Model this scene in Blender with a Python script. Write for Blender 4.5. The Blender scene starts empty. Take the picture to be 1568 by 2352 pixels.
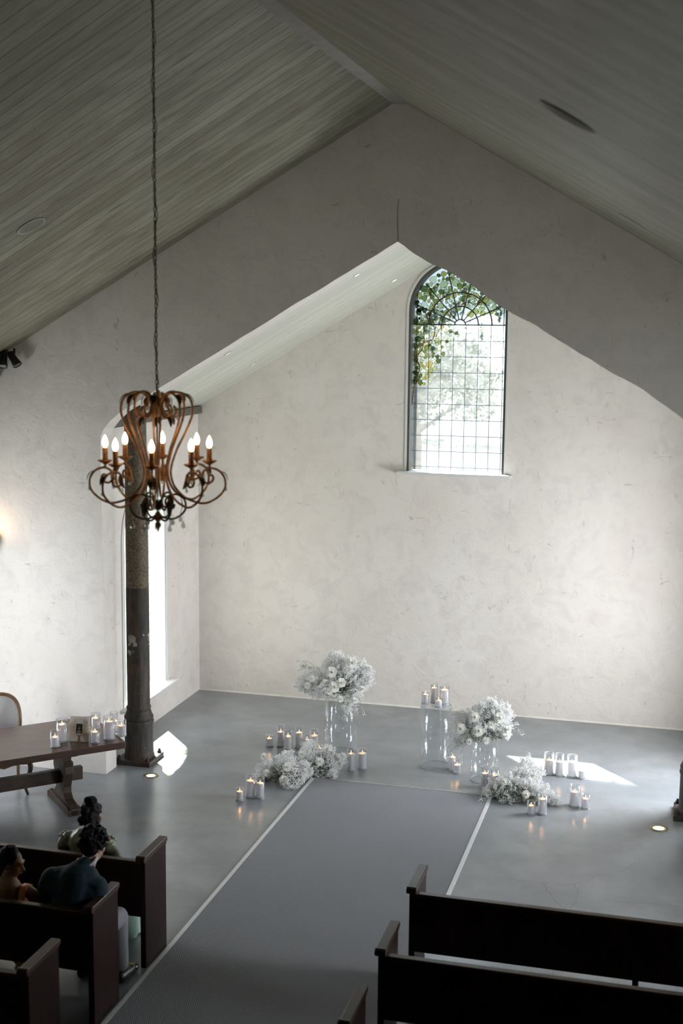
import bpy, bmesh, math, random
from mathutils import Vector, Matrix, noise
R = math.radians
PI = math.pi
scn = bpy.context.scene
COL = scn.collection

# ------------------------------------------------------------------ camera
CAM_LOC = Vector((0, 0, 5.0))
right = Vector((0.96636328, 0.25699876, 0.00967693))
up = Vector((-0.04525903, 0.13290174, 0.99009532))
fwd = Vector((-0.25316719, 0.95722973, -0.14006288))
cd = bpy.data.cameras.new('camera'); cam = bpy.data.objects.new('camera', cd); COL.objects.link(cam)
m = Matrix((right, up, -fwd)).transposed().to_4x4(); m.translation = CAM_LOC
cam.matrix_world = m
cd.sensor_fit = 'HORIZONTAL'; cd.sensor_width = 36.0; cd.lens = 36.0 * 3009.449 / 1568
cd.clip_start = 0.05; cd.clip_end = 300
cd.dof.use_dof = True; cd.dof.focus_distance = 14.2; cd.dof.aperture_fstop = 3.2
scn.camera = cam

# ------------------------------------------------------------------ light and exposure
SKY = 7.0
SUN = 75.0
WIN_L = 310.0       # daylight entering through the nave window left of the frame
WIN_R = 320.0
FILL_N = 330.0       # added front fill from the right of the nave, through an invented window       # WIN_R above: daylight entering through the chancel window right of the frame
scn.view_settings.view_transform = 'Standard'; scn.view_settings.look = 'None'
scn.view_settings.exposure = 0.27; scn.view_settings.gamma = 1.0; scn.view_settings.use_curve_mapping = False
w = bpy.data.worlds.new('sky'); scn.world = w; w.use_nodes = True
bg = w.node_tree.nodes['Background']; bg.inputs[0].default_value = (0.86, 0.93, 1.0, 1); bg.inputs[1].default_value = SKY
sd = bpy.data.lights.new('sun', 'SUN'); sd.energy = SUN; sd.angle = R(0.6); sd.color = (1.0, 0.96, 0.9)
sun = bpy.data.objects.new('sun', sd); COL.objects.link(sun)
# travels toward +x, -y, down: azimuth (0.68,-0.73), elevation 55 degrees
sdir = Vector((0.648, -0.762, -1.63)).normalized()
sun.rotation_euler = sdir.to_track_quat('-Z', 'Y').to_euler(); sun.location = (-12, 24, 14)

def area(name, loc, direction, sx, sy, energy, color=(0.9, 0.95, 1.0), portal=False):
    l = bpy.data.lights.new(name, 'AREA'); l.shape = 'RECTANGLE'; l.size = sx; l.size_y = sy
    l.energy = energy; l.color = color
    if portal: l.cycles.is_portal = True
    o = bpy.data.objects.new(name, l); COL.objects.link(o); o.location = loc
    o.rotation_euler = Vector(direction).to_track_quat('-Z', 'Z').to_euler()
    return o
area('daylight_nave_window', (-9.8, 10.2, 2.4), (.8, .6, 0), 2.6, 3.4, WIN_L, (0.87, 0.92, 1.0))
area('daylight_chancel_window', (.96, 14.3, 1.75), (-1, .0, .0), 1.25, 2.5, WIN_R, (0.90, 0.93, 1.0))
area('added_fill_nave_right', (4.6, 9.2, 2.5), (-1, .4, -.03), 1.6, 3.2, FILL_N, (0.93, 0.95, 1.0))  # added fill lamp for the arch wall and chancel front, no known source
area('portal_gable_window', (-2.88, 16.95, 4.5), (0, -1, 0), 1.3, 2.8, 1, portal=True)
area('portal_side_window', (-6.75, 14.75, 1.75), (1, 0, 0), 1.3, 2.9, 1, portal=True)

scn.cycles.use_denoising = True
scn.cycles.max_bounces = 9; scn.cycles.diffuse_bounces = 5; scn.cycles.adaptive_threshold = .015; scn.cycles.glossy_bounces = 4
scn.cycles.transparent_max_bounces = 20; scn.cycles.transmission_bounces = 6
scn.cycles.sample_clamp_indirect = 4.0; scn.cycles.caustics_reflective = False; scn.cycles.caustics_refractive = False

# ------------------------------------------------------------------ helpers
class MB:
    def __init__(s): s.v = []; s.f = []; s.mi = []; s.cur = 0
    def add(s, vs, fs):
        n = len(s.v); s.v.extend(vs); s.f.extend([tuple(i + n for i in f) for f in fs]); s.mi.extend([s.cur] * len(fs)); return s
    def box(s, x0, x1, y0, y1, z0, z1, M=None):
        vs = [Vector((x, y, z)) for z in (z0, z1) for y in (y0, y1) for x in (x0, x1)]
        if M: vs = [M @ v for v in vs]
        return s.add(vs, [(0, 2, 3, 1), (4, 5, 7, 6), (0, 1, 5, 4), (2, 6, 7, 3), (0, 4, 6, 2), (1, 3, 7, 5)])
    def lathe(s, prof, n=24, c=(0, 0, 0), closed=False):
        vs = []; fs = []
        for (r, z) in prof:
            for k in range(n):
                a = 2 * PI * k / n; vs.append(Vector((c[0] + r * math.cos(a), c[1] + r * math.sin(a), c[2] + z)))
        L = len(prof)
        for i in range(L - 1 if not closed else L):
            j = (i + 1) % L
            for k in range(n):
                q = (k + 1) % n; fs.append((i * n + k, i * n + q, j * n + q, j * n + k))
        if not closed:
            if prof[0][0] > 1e-6: fs.append(tuple(range(n - 1, -1, -1)))
            if prof[-1][0] > 1e-6: fs.append(tuple((L - 1) * n + k for k in range(n)))
        return s.add(vs, fs)
    def tube(s, pts, r, n=6, cap=True):
        pts = [Vector(p) for p in pts]
        rr = r if isinstance(r, (list, tuple)) else [r] * len(pts)
        t0 = (pts[1] - pts[0]).normalized(); nrm = t0.orthogonal().normalized()
        vs = []; fs = []
        for i, p in enumerate(pts):
            a = pts[max(i - 1, 0)]; b = pts[min(i + 1, len(pts) - 1)]
            t = (b - a); t = t.normalized() if t.length > 1e-9 else t0
            nrm = (nrm - t * nrm.dot(t)); nrm = nrm.normalized() if nrm.length > 1e-6 else t.orthogonal().normalized()
            bi = t.cross(nrm)
            for k in range(n):
                a_ = 2 * PI * k / n; vs.append(p + (nrm * math.cos(a_) + bi * math.sin(a_)) * rr[i])
        for i in range(len(pts) - 1):
            for k in range(n):
                q = (k + 1) % n; fs.append((i * n + k, i * n + q, (i + 1) * n + q, (i + 1) * n + k))
        if cap: fs.append(tuple(range(n - 1, -1, -1))); fs.append(tuple((len(pts) - 1) * n + k for k in range(n)))
        return s.add(vs, fs)
    def prism(s, outline, axis, a0, a1):
        # outline: 2D points; axis 'y': (x,z) extruded in y; 'x': (y,z) extruded in x; 'z': (x,y)
        def P(u, v, a): return Vector((u, a, v)) if axis == 'y' else Vector((a, u, v)) if axis == 'x' else Vector((u, v, a))
        n = len(outline)
        vs = [P(u, v, a0) for u, v in outline] + [P(u, v, a1) for u, v in outline]
        fs = [tuple(range(n)), tuple(range(2 * n - 1, n - 1, -1))] + [(i, i + n, (i + 1) % n + n, (i + 1) % n) for i in range(n)]
        return s.add(vs, fs)
    def ell(s, c, r, n=16, h=10, M=None):
        vs = []; fs = []
        for i in range(h + 1):
            t = PI * i / h
            for k in range(n):
                a = 2 * PI * k / n
                v = Vector((r[0] * math.sin(t) * math.cos(a), r[1] * math.sin(t) * math.sin(a), r[2] * math.cos(t)))
                if M: v = M @ v
                vs.append(v + Vector(c))
        for i in range(h):
            for k in range(n):
                q = (k + 1) % n; fs.append((i * n + k, (i + 1) * n + k, (i + 1) * n + q, i * n + q))
        return s.add(vs, fs)
    def build(s, name, mats, parent=None, smooth=False, bevel=0, fix=True):
        me = bpy.data.meshes.new(name); me.from_pydata([tuple(v) for v in s.v], [], s.f)
        if not isinstance(mats, (list, tuple)): mats = [mats]
        for mm in mats: me.materials.append(mm)
        me.polygons.foreach_set('material_index', s.mi)
        if fix:
            b = bmesh.new(); b.from_mesh(me); bmesh.ops.remove_doubles(b, verts=b.verts, dist=1e-5)
            bmesh.ops.recalc_face_normals(b, faces=b.faces); b.to_mesh(me); b.free()
        if smooth: me.polygons.foreach_set('use_smooth', [True] * len(me.polygons))
        o = bpy.data.objects.new(name, me); COL.objects.link(o)
        if parent: o.parent = parent
        if bevel:
            md = o.modifiers.new('bevel', 'BEVEL'); md.width = bevel; md.segments = 2; md.limit_method = 'ANGLE'; md.angle_limit = R(40)
        return o

def spline(pts, n=8):
    pts = [Vector(p) for p in pts]; out = []
    for i in range(len(pts) - 1):
        p0 = pts[max(i - 1, 0)]; p1 = pts[i]; p2 = pts[i + 1]; p3 = pts[min(i + 2, len(pts) - 1)]
        for k in range(n):
            t = k / n
            out.append(0.5 * ((2 * p1) + (p2 - p0) * t + (2 * p0 - 5 * p1 + 4 * p2 - p3) * t * t + (3 * p1 - p0 - 3 * p2 + p3) * t ** 3))
    out.append(pts[-1]); return out

def tag(o, label, cat=None, group=None, kind=None):
    o['label'] = label
    if cat: o['category'] = cat
    if group: o['group'] = group
    if kind: o['kind'] = kind
    return o
def thing(name, label, cat, loc=(0, 0, 0), rz=0, group=None):
    o = bpy.data.objects.new(name, None); COL.objects.link(o); o.location = loc; o.rotation_euler = (0, 0, rz)
    o.empty_display_size = 0.1
    return tag(o, label, cat, group)
def struct(o, label=None):
    o['kind'] = 'structure'
    if label: o['label'] = label
    return o
def kids(o): return [c for c in list(COL.objects) if c.parent == o]
def copy_tree(o, parent=None):
    c = o.copy(); COL.objects.link(c); c.parent = parent
    for ch in kids(o): copy_tree(ch, c)
    return c
def rng_dir(rnd):
    z = rnd.uniform(-1, 1); a = rnd.uniform(0, 2 * PI); q = math.sqrt(1 - z * z)
    return Vector((q * math.cos(a), q * math.sin(a), z))

# ------------------------------------------------------------------ materials
class NT:
    def __init__(s, name):
        s.m = bpy.data.materials.new(name); s.m.use_nodes = True; s.t = s.m.node_tree; s.t.nodes.clear()
        s.out = s.n('ShaderNodeOutputMaterial')
    def n(s, typ, **kw):
        nd = s.t.nodes.new(typ)
        for k, v in kw.items():
            if k.startswith('i_'):
                key = k[2:]; key = int(key) if key.isdigit() else key.replace('_', ' ')
                nd.inputs[key].default_value = v
            else: setattr(nd, k, v)
        return nd
    def l(s, a, b): s.t.links.new(a, b)
    def coord(s, scale=(1, 1, 1), kind='Object', rot=(0, 0, 0)):
        c = s.n('ShaderNodeTexCoord'); mp = s.n('ShaderNodeMapping'); mp.inputs['Scale'].default_value = scale
        mp.inputs['Rotation'].default_value = rot
        s.l(c.outputs[kind], mp.inputs[0]); return mp.outputs[0]
    def noise(s, co, scale, detail=4, rough=.5, dist=0):
        nd = s.n('ShaderNodeTexNoise'); nd.inputs['Scale'].default_value = scale; nd.inputs['Detail'].default_value = detail
        nd.inputs['Roughness'].default_value = rough; nd.inputs['Distortion'].default_value = dist
        s.l(co, nd.inputs['Vector']); return nd.outputs[0]
    def ramp(s, fac, stops, interp='LINEAR'):
        r = s.n('ShaderNodeValToRGB'); r.color_ramp.interpolation = interp
        els = r.color_ramp.elements
        while len(els) < len(stops): els.new(0.5)
        for e, (p, c) in zip(els, stops):
            e.position = p; e.color = (c, c, c, 1) if isinstance(c, (int, float)) else (*c, 1)
        s.l(fac, r.inputs[0]); return r.outputs[0]
    def mix(s, fac, a, b, mode='MIX'):
        x = s.n('ShaderNodeMix', data_type='RGBA', blend_type=mode)
        for sock, val in ((x.inputs[0], fac), (x.inputs[6], a), (x.inputs[7], b)):
            if hasattr(val, 'links'): s.l(val, sock)
            elif isinstance(val, (int, float)): sock.default_value = val
            else: sock.default_value = (*val, 1)
        return x.outputs[2]
    def math(s, op, a, b=None, c=None):
        x = s.n('ShaderNodeMath', operation=op)
        for i, val in enumerate((a, b, c)):
            if val is None: continue
            if hasattr(val, 'links'): s.l(val, x.inputs[i])
            else: x.inputs[i].default_value = val
        return x.outputs[0]
    def bump(s, h, strength=.3, dist=.01):
        b = s.n('ShaderNodeBump'); b.inputs['Strength'].default_value = strength; b.inputs['Distance'].default_value = dist
        s.l(h, b.inputs['Height']); return b.outputs[0]
    def bsdf(s, color, rough=.5, metal=0, normal=None, **kw):
        p = s.n('ShaderNodeBsdfPrincipled')
        for key, val in (('Base Color', color), ('Roughness', rough), ('Metallic', metal)):
            if hasattr(val, 'links'): s.l(val, p.inputs[key])
            elif isinstance(val, (int, float)): p.inputs[key].default_value = val
            else: p.inputs[key].default_value = (*val, 1)
        if normal: s.l(normal, p.inputs['Normal'])
        for k, v in kw.items(): p.inputs[k.replace('_', ' ')].default_value = v
        s.l(p.outputs[0], s.out.inputs[0]); return p

def plain(name, color, rough=.5, metal=0, nscale=30, var=.12, bump=0, **kw):
    t = NT(name); co = t.coord(); f = t.noise(co, nscale, 3)
    c = t.mix(f, [x * (1 - var) for x in color], [min(1, x * (1 + var)) for x in color])
    nm = t.bump(f, bump, .005) if bump else None
    t.bsdf(c, rough, metal, nm, **kw); return t.m

def mat_plaster():
    t = NT('trowelled_lime_plaster'); co = t.coord()
    big = t.noise(co, .9, 5, .55); mid = t.noise(co, 4.5, 5, .6, .6); fine = t.noise(co, 40, 3)
    c = t.mix(t.ramp(big, [(.35, 0), (.65, 1)]), (.735, .685, .625), (.785, .745, .695))
    c = t.mix(t.ramp(mid, [(.46, 0), (.70, .7)]), c, (.66, .61, .575))
    # short trowel marks: stretched noise thresholded, in two directions
    for rot, sc in ((.6, (5, 6, 16)), (-.9, (17, 6, 6)), (.2, (13, 9, 5))):
        nz = t.noise(t.coord(sc, rot=(0, rot, 0)), 1.05, 3, .5, 1.1)
        msk = t.noise(co, 2.6, 2)
        mk = t.math('MULTIPLY', t.ramp(nz, [(.66, 0), (.76, .8)]), t.ramp(msk, [(.44, 0), (.60, .85)]))
        c = t.mix(mk, c, (.40, .355, .30))
    h = t.math('ADD', t.math('MULTIPLY', mid, 1.0), t.math('MULTIPLY', fine, .15))
    t.bsdf(c, .72, 0, t.bump(h, .35, .03)); return t.m

def mat_boards():
    t = NT('whitewashed_ceiling_boards'); co = t.coord(); sp = t.n('ShaderNodeSeparateXYZ'); t.l(co, sp.inputs[0])
    y = sp.outputs[1]; pitch = .165
    q = t.math('DIVIDE', y, pitch); fl = t.math('FLOOR', q); fr = t.math('FRACT', q)
    wn = t.n('ShaderNodeTexWhiteNoise', noise_dimensions='1D'); t.l(fl, wn.inputs['W'])
    grain = t.noise(t.coord((1.0, 16, 1.6)), 2.2, 6, .6, .5)
    wash = t.noise(t.coord((.8, 1.6, .8)), 1.6, 4, .6, .4)
    c = t.mix(wn.outputs[0], (.215, .20, .145), (.315, .30, .228))
    c = t.mix(t.ramp(grain, [(.44, 0), (.66, .75)]), c, (.135, .125, .088))
    c = t.mix(t.ramp(wash, [(.47, 0), (.66, .5)]), c, (.41, .405, .325))
    kn = t.n('ShaderNodeTexVoronoi'); kn.inputs['Scale'].default_value = 1.0; t.l(t.coord((2.0, 5.5, 2.0)), kn.inputs['Vector'])
    c = t.mix(t.ramp(kn.outputs['Distance'], [(.0, .9), (.13, .6), (.22, 0)]), c, (.14, .13, .10))
    seam = t.ramp(t.math('ABSOLUTE', t.math('SUBTRACT', fr, .5)), [(.458, 0), (.482, 1)])
    wn2 = t.n('ShaderNodeTexWhiteNoise', noise_dimensions='1D'); t.l(t.math('ADD', fl, 13.7), wn2.inputs['W'])
    c = t.mix(t.math('MULTIPLY', seam, t.math('MULTIPLY_ADD', wn2.outputs[0], .35, .65)), c, (.045, .045, .03))
    h = t.math('ADD', t.math('MULTIPLY', seam, -1.0), t.math('MULTIPLY', t.math('ADD', grain, t.math('MULTIPLY', wn2.outputs[0], .8)), .3))
    t.bsdf(c, .48, 0, t.bump(h, .5, .006)); return t.m

def mat_boards_light():
    t = NT('pale_chancel_boards'); co = t.coord(); sp = t.n('ShaderNodeSeparateXYZ'); t.l(co, sp.inputs[0])
    y = sp.outputs[1]; q = t.math('DIVIDE', y, .13); fl = t.math('FLOOR', q); fr = t.math('FRACT', q)
    wn = t.n('ShaderNodeTexWhiteNoise', noise_dimensions='1D'); t.l(fl, wn.inputs['W'])
    grain = t.noise(t.coord((1.2, 18, 1.6)), 2.2, 5, .6, .4)
    c = t.mix(wn.outputs[0], (.58, .585, .51), (.67, .665, .59))
    c = t.mix(t.ramp(grain, [(.5, 0), (.72, .6)]), c, (.40, .40, .33))
    seam = t.ramp(t.math('ABSOLUTE', t.math('SUBTRACT', fr, .5)), [(.44, 0), (.48, 1)])
    c = t.mix(t.math('MULTIPLY', seam, .7), c, (.2, .2, .17))
    t.bsdf(c, .55, 0, t.bump(t.math('MULTIPLY', seam, -1.0), .4, .005)); return t.m

def mat_concrete():
    t = NT('polished_concrete'); co = t.coord()
    big = t.noise(co, .7, 5, .6, .4); mid = t.noise(co, 2.2, 5, .6); fine = t.noise(co, 60, 2)
    c = t.mix(t.ramp(big, [(.35, 0), (.68, 1)]), (.20, .222, .243), (.285, .30, .312))
    c = t.mix(t.ramp(mid, [(.42, 0), (.66, .6)]), c, (.165, .18, .19))
    c = t.mix(t.math('MULTIPLY', fine, .25), c, (.28, .29, .29))
    t.bsdf(c, .25, 0, None, Specular_IOR_Level=.6); return t.m

def mat_carpet():
    t = NT('flat_weave_carpet'); co = t.coord()
    wv = t.n('ShaderNodeTexWave', wave_type='BANDS', bands_direction='DIAGONAL'); wv.inputs['Scale'].default_value = 42; wv.inputs['Distortion'].default_value = .6
    wv.inputs['Detail'].default_value = 2
    t.l(t.coord((1, .55, 1)), wv.inputs[0]); fine = t.noise(co, 140, 2); big = t.noise(co, 1.5, 3)
    c = t.mix(wv.outputs[0], (.205, .212, .232), (.25, .256, .278)); c = t.mix(t.math('MULTIPLY', fine, .5), c, (.175, .18, .195))
    c = t.mix(t.math('MULTIPLY', big, .3), c, (.28, .285, .30))
    t.bsdf(c, .9, 0, t.bump(wv.outputs[0], .3, .004)); return t.m

def mat_wood(name, a, b, rough=.35, scale=(1, 14, 14), spec=.5):
    t = NT(name); g = t.noise(t.coord(scale), 2.2, 6, .6, .8); g2 = t.noise(t.coord(), 2.5, 3)
    c = t.mix(t.ramp(g, [(.35, 0), (.7, 1)]), a, b); c = t.mix(t.math('MULTIPLY', g2, .4), c, [x * .6 for x in a])
    t.bsdf(c, rough, 0, t.bump(g, .15, .004), Specular_IOR_Level=spec); return t.m

def mat_column():
    t = NT('rusted_painted_iron'); co = t.coord(); sp = t.n('ShaderNodeSeparateXYZ'); t.l(co, sp.inputs[0])
    f = t.noise(co, 38, 5, .7); mid = t.noise(co, 5, 5, .65, .5); v = t.noise(t.coord((8, 8, 1.2)), 3, 4, .6)
    low = t.mix(t.ramp(v, [(.35, 0), (.65, 1)]), (.018, .017, .015), (.062, .048, .036))
    hi = t.mix(t.ramp(f, [(.35, 0), (.65, 1)]), (.060, .045, .028), (.20, .155, .10))
    st = t.ramp(t.math('MULTIPLY', t.math('ADD', sp.outputs[2], t.math('MULTIPLY', mid, .02)), .2), [(.412, 0), (.414, 1)])
    c = t.mix(st, low, hi)
    # flaked paint patch between 1.15 and 1.65 m, plus flecks everywhere on the low part
    band = t.ramp(t.math('MULTIPLY', sp.outputs[2], .2), [(.20, 0), (.26, .9), (.30, .95), (.345, 0)])
    fl = t.ramp(t.math('MULTIPLY', t.noise(t.coord((1, 1, .8)), 9, 5, .6), t.math('ADD', t.math('MULTIPLY', band, .55), .62)), [(.60, 0), (.62, 1)])
    c = t.mix(fl, c, (.33, .31, .275))
    spk = t.ramp(t.noise(co, 70, 2, .5), [(.68, 0), (.74, .8)])
    c = t.mix(spk, c, (.26, .235, .20))
    rust = t.ramp(t.noise(co, 3.1, 3), [(.55, 0), (.7, .5)]); c = t.mix(rust, c, (.13, .055, .025))
    t.bsdf(c, .62, .1, t.bump(t.math('ADD', f, fl), .5, .006)); return t.m

def mat_clear(name, tint=(.97, .985, .99), edge=.55, base=.04, rough=.02):
    # thin clear sheet: straight-through transmission with a facing-dependent surface reflection
    t = NT(name); lw = t.n('ShaderNodeLayerWeight'); lw.inputs[0].default_value = .5
    tr = t.n('ShaderNodeBsdfTransparent'); tr.inputs[0].default_value = (*tint, 1)
    gl = t.n('ShaderNodeBsdfGlossy'); gl.inputs['Roughness'].default_value = rough; gl.inputs[0].default_value = (1, 1, 1, 1)
    f = t.math('MULTIPLY_ADD', t.math('POWER', lw.outputs['Facing'], 3.0), edge, base)
    mx = t.n('ShaderNodeMixShader'); t.l(f, mx.inputs[0]); t.l(tr.outputs[0], mx.inputs[1]); t.l(gl.outputs[0], mx.inputs[2])
    t.l(mx.outputs[0], t.out.inputs[0]); return t.m

def mat_window_glass(name, tint, haze, hazecol, mottled=True):
    t = NT(name); tr = t.n('ShaderNodeBsdfTransparent'); tl = t.n('ShaderNodeBsdfTranslucent')
    tr.inputs[0].default_value = (*tint, 1); tl.inputs[0].default_value = (*hazecol, 1)
    mx = t.n('ShaderNodeMixShader')
    if mottled:
        f = t.ramp(t.noise(t.coord(), 6, 4, .6), [(.3, haze * .6), (.7, min(1, haze * 1.5))]); t.l(f, mx.inputs[0])
    else: mx.inputs[0].default_value = haze
    t.l(tr.outputs[0], mx.inputs[1]); t.l(tl.outputs[0], mx.inputs[2]); t.l(mx.outputs[0], t.out.inputs[0]); return t.m

def mat_emit(name, color, strength, sample=True):
    t = NT(name); e = t.n('ShaderNodeEmission'); e.inputs[0].default_value = (*color, 1); e.inputs[1].default_value = strength
    t.l(e.outputs[0], t.out.inputs[0])
    if not sample: t.m.cycles.emission_sampling = 'NONE'
    return t.m

def mat_wax():
    t = NT('white_wax'); nm = t.bump(t.noise(t.coord(), 220, 2), .25, .002)
    d = t.n('ShaderNodeBsdfDiffuse'); q = t.n('ShaderNodeBsdfTranslucent'); d.inputs[0].default_value = (.97, .955, .97, 1); q.inputs[0].default_value = (.97, .955, .96, 1)
    t.l(nm, d.inputs['Normal']); mx = t.n('ShaderNodeMixShader'); mx.inputs[0].default_value = .45
    t.l(d.outputs[0], mx.inputs[1]); t.l(q.outputs[0], mx.inputs[2]); t.l(mx.outputs[0], t.out.inputs[0]); return t.m

def mat_bronze():
    t = NT('antique_copper_iron'); co = t.coord(); f = t.noise(co, 9, 5, .65)
    c = t.mix(t.ramp(f, [(.38, 0), (.62, 1)]), (.30, .15, .06), (.82, .44, .18)); t.bsdf(c, .45, .3, t.bump(f, .2, .003)); return t.m

PLASTER = mat_plaster(); BOARDS = mat_boards(); BOARDS2 = mat_boards_light(); CONCRETE = mat_concrete(); CARPET = mat_carpet()
PEW = mat_wood('dark_mahogany', (.015, .0045, .003), (.042, .013, .008), .45, (6, 6, 1), .25)
PEWCAP = mat_wood('worn_mahogany_cap', (.04, .019, .011), (.09, .046, .026), .34, (8, 1, 8), .5)
TABLEW = mat_wood('walnut_table_top', (.060, .035, .025), (.125, .075, .052), .3, (2, 9, 9), .5)
OAKW = mat_wood('dark_oak', (.045, .030, .020), (.085, .058, .038), .45, (3, 3, 10), .4)
CHAIRW = mat_wood('honey_oak', (.16, .09, .04), (.27, .16, .08), .4, (8, 8, 3))
IRON = mat_column(); BRONZE = mat_bronze()
DARKBRONZE = plain('dark_patina', (.11, .07, .04), .5, .5, 30, .35)
BOLT = plain('rusty_bolt', (.05, .04, .035), .6, .4)
ACRYL = mat_clear('clear_acrylic', (.98, .99, .995), .55, .03, .05); VASE = mat_clear('clear_vase_glass', (.99, .992, 1.0), .8, .025)
ACRIM = plain('acrylic_edge', (.80, .86, .90), .15, 0, 30, .02, 0, Transmission_Weight=.5)
WAX = mat_wax(); WICK = plain('wick', (.08, .06, .05), .9)
FLAME = mat_emit('candle_flame', (1.0, .55, .22), 3.2, False)
BULB = mat_emit('warm_bulb', (1.0, .66, .40), 15.0, True)
WHITE = plain('white_strip', (.66, .67, .68), .35, .1, 20, .05)
GREY = plain('grey_window_paint', (.075, .077, .068), .55, 0, 12, .08)
LEADM = plain('lead_came', (.07, .115, .20), .5, .3)
WHITEP = plain('white_joinery', (.70, .70, .68), .5, 0, 12, .05)
BLACK = plain('black_metal', (.008, .008, .009), .4, .2)
BEAM = mat_wood('grey_stained_beam', (.10, .095, .08), (.15, .14, .12), .6, (8, 1, 8))
def mat_petal(name, col, tl):
    t = NT(name); d = t.n('ShaderNodeBsdfDiffuse'); q = t.n('ShaderNodeBsdfTranslucent'); d.inputs[0].default_value = (*col, 1); q.inputs[0].default_value = (*col, 1)
    mx = t.n('ShaderNodeMixShader'); mx.inputs[0].default_value = tl; t.l(d.outputs[0], mx.inputs[1]); t.l(q.outputs[0], mx.inputs[2]); t.l(mx.outputs[0], t.out.inputs[0]); return t.m
BLOOM = mat_petal('tiny_white_bloom', (.955, .955, .945), .35); PETAL = mat_petal('cream_petal', (.94, .94, .89), .4)
STEM = plain('green_stem', (.12, .17, .09), .7, 0, 30, .3); DARKLEAF = plain('dark_leaf', (.045, .075, .04), .7, 0, 30, .3)
CRYSTAL = mat_clear('cut_crystal', (.86, .88, .86), .9, .30, .08)
SKIN_B = plain('tan_skin', (.34, .19, .125), .5, 0, 20, .06, 0, Subsurface_Weight=.1); SKIN_L = plain('light_skin', (.56, .36, .27), .5, 0, 20, .06, 0, Subsurface_Weight=.1)
HAIR = plain('black_hair', (.006, .005, .006), .6, 0, 90, .5, .6, Specular_IOR_Level=.2)

# ------------------------------------------------------------------ room dimensions
XL, XR, YB, YA, TH = -6.39, .61, 16.56, 13.01, .27     # chancel side walls, back wall, arch wall, arch thickness
XC = -2.89; ZG, MG = 7.2175, .5796                      # ridge line, nave roof
ZO, MO, ZC = 5.845, .588, 5.982                         # arch apex, pitch, chancel ridge
NXL, NXR = -8.3, 2.52                                # nave side walls
YR = -6.0
rnd = random.Random(7)

DARKWALL = mat_wood('bounce_cutting_dark_wall', (.035, .026, .02), (.07, .05, .04), .7)  # unseen rear wall made dark to cut bounced light in the nave
# floor
struct(MB().box(-8.7, 2.9, YR - .3, 17.0, -.2, 0).build('floor', CONCRETE))
FLOOR = bpy.data.objects['floor']
def flat_strip(pts, wd, z):
    mb = MB(); P = []
    for i in range(len(pts) - 1):
        a = Vector(pts[i]); b = Vector(pts[i + 1])
        for k in range(6):
            q = a.lerp(b, k / 6); P.append((q.x + rnd.uniform(-.008, .008), q.y + rnd.uniform(-.008, .008)))
    P.append(pts[-1]); vs = []; fs = []
    for i, p in enumerate(P):
        a = Vector(P[max(i - 1, 0)]); b = Vector(P[min(i + 1, len(P) - 1)]); t = (b - a).normalized(); n_ = Vector((-t.y, t.x)) * wd * rnd.uniform(.5, 1.3)
        vs += [Vector((p[0] + n_.x, p[1] + n_.y, z)), Vector((p[0] - n_.x, p[1] - n_.y, z))]
    for i in range(len(P) - 1): fs.append((2 * i, 2 * i + 1, 2 * i + 3, 2 * i + 2))
    return mb.add(vs, fs)
CRACK = plain('crack_shadow', (.05, .05, .052), .9)
for pl in [[(-1.853, 11.426), (-1.515, 11.445), (-1.22, 11.451), (-0.93, 11.458), (-0.817, 11.511), (-0.715, 11.613), (-0.631, 11.754), (-0.469, 11.838), (-0.362, 11.994), (-0.291, 12.169)],
           [(-1.095, 11.446), (-1.056, 11.319), (-1.01, 11.232), (-0.932, 11.058), (-0.858, 10.955)],
           [(-0.817, 11.511), (-0.772, 11.35), (-0.768, 11.129), (-0.799, 11.024), (-0.858, 10.955)],
           [(-0.548, 11.266), (-0.407, 11.248), (-0.19, 11.272), (0.124, 11.29)], [(-0.834, 9.716), (-0.835, 9.83)]]:
    flat_strip(pl, .0014, .0006).build('floor_crack', CRACK, FLOOR, fix=False)

# back wall with the arched window hole
WX0, WX1, WZ0, WZS = -3.52, -2.245, 3.15, 5.21
WCX = (WX0 + WX1) / 2; WR = (WX1 - WX0) / 2
wb = MB(); y0, y1 = YB, YB + .28
wb.prism([(XL - .3, 0), (WX0, 0), (WX0, ZC - MO * (XC - WX0)), (XL - .3, ZC - MO * (XC - XL + .3))], 'y', y0, y1)
wb.prism([(WX1, 0), (XR + .3, 0), (XR + .3, ZC - MO * (XR + .3 - XC)), (WX1, ZC - MO * (WX1 - XC))], 'y', y0, y1)
wb.prism([(WX0, 0), (WX1, 0), (WX1, WZ0), (WX0, WZ0)], 'y', y0, y1)
arc = [(WCX + WR * math.cos(a), WZS + WR * math.sin(a)) for a in [PI * k / 32 for k in range(33)]]
wb.prism(arc + [(WX0, ZC - MO * (XC - WX0)), (XC, ZC), (WX1, ZC - MO * (WX1 - XC))], 'y', y0, y1)
struct(wb.build('wall_back', PLASTER), 'tall pale plaster wall behind the flowers')

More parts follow.
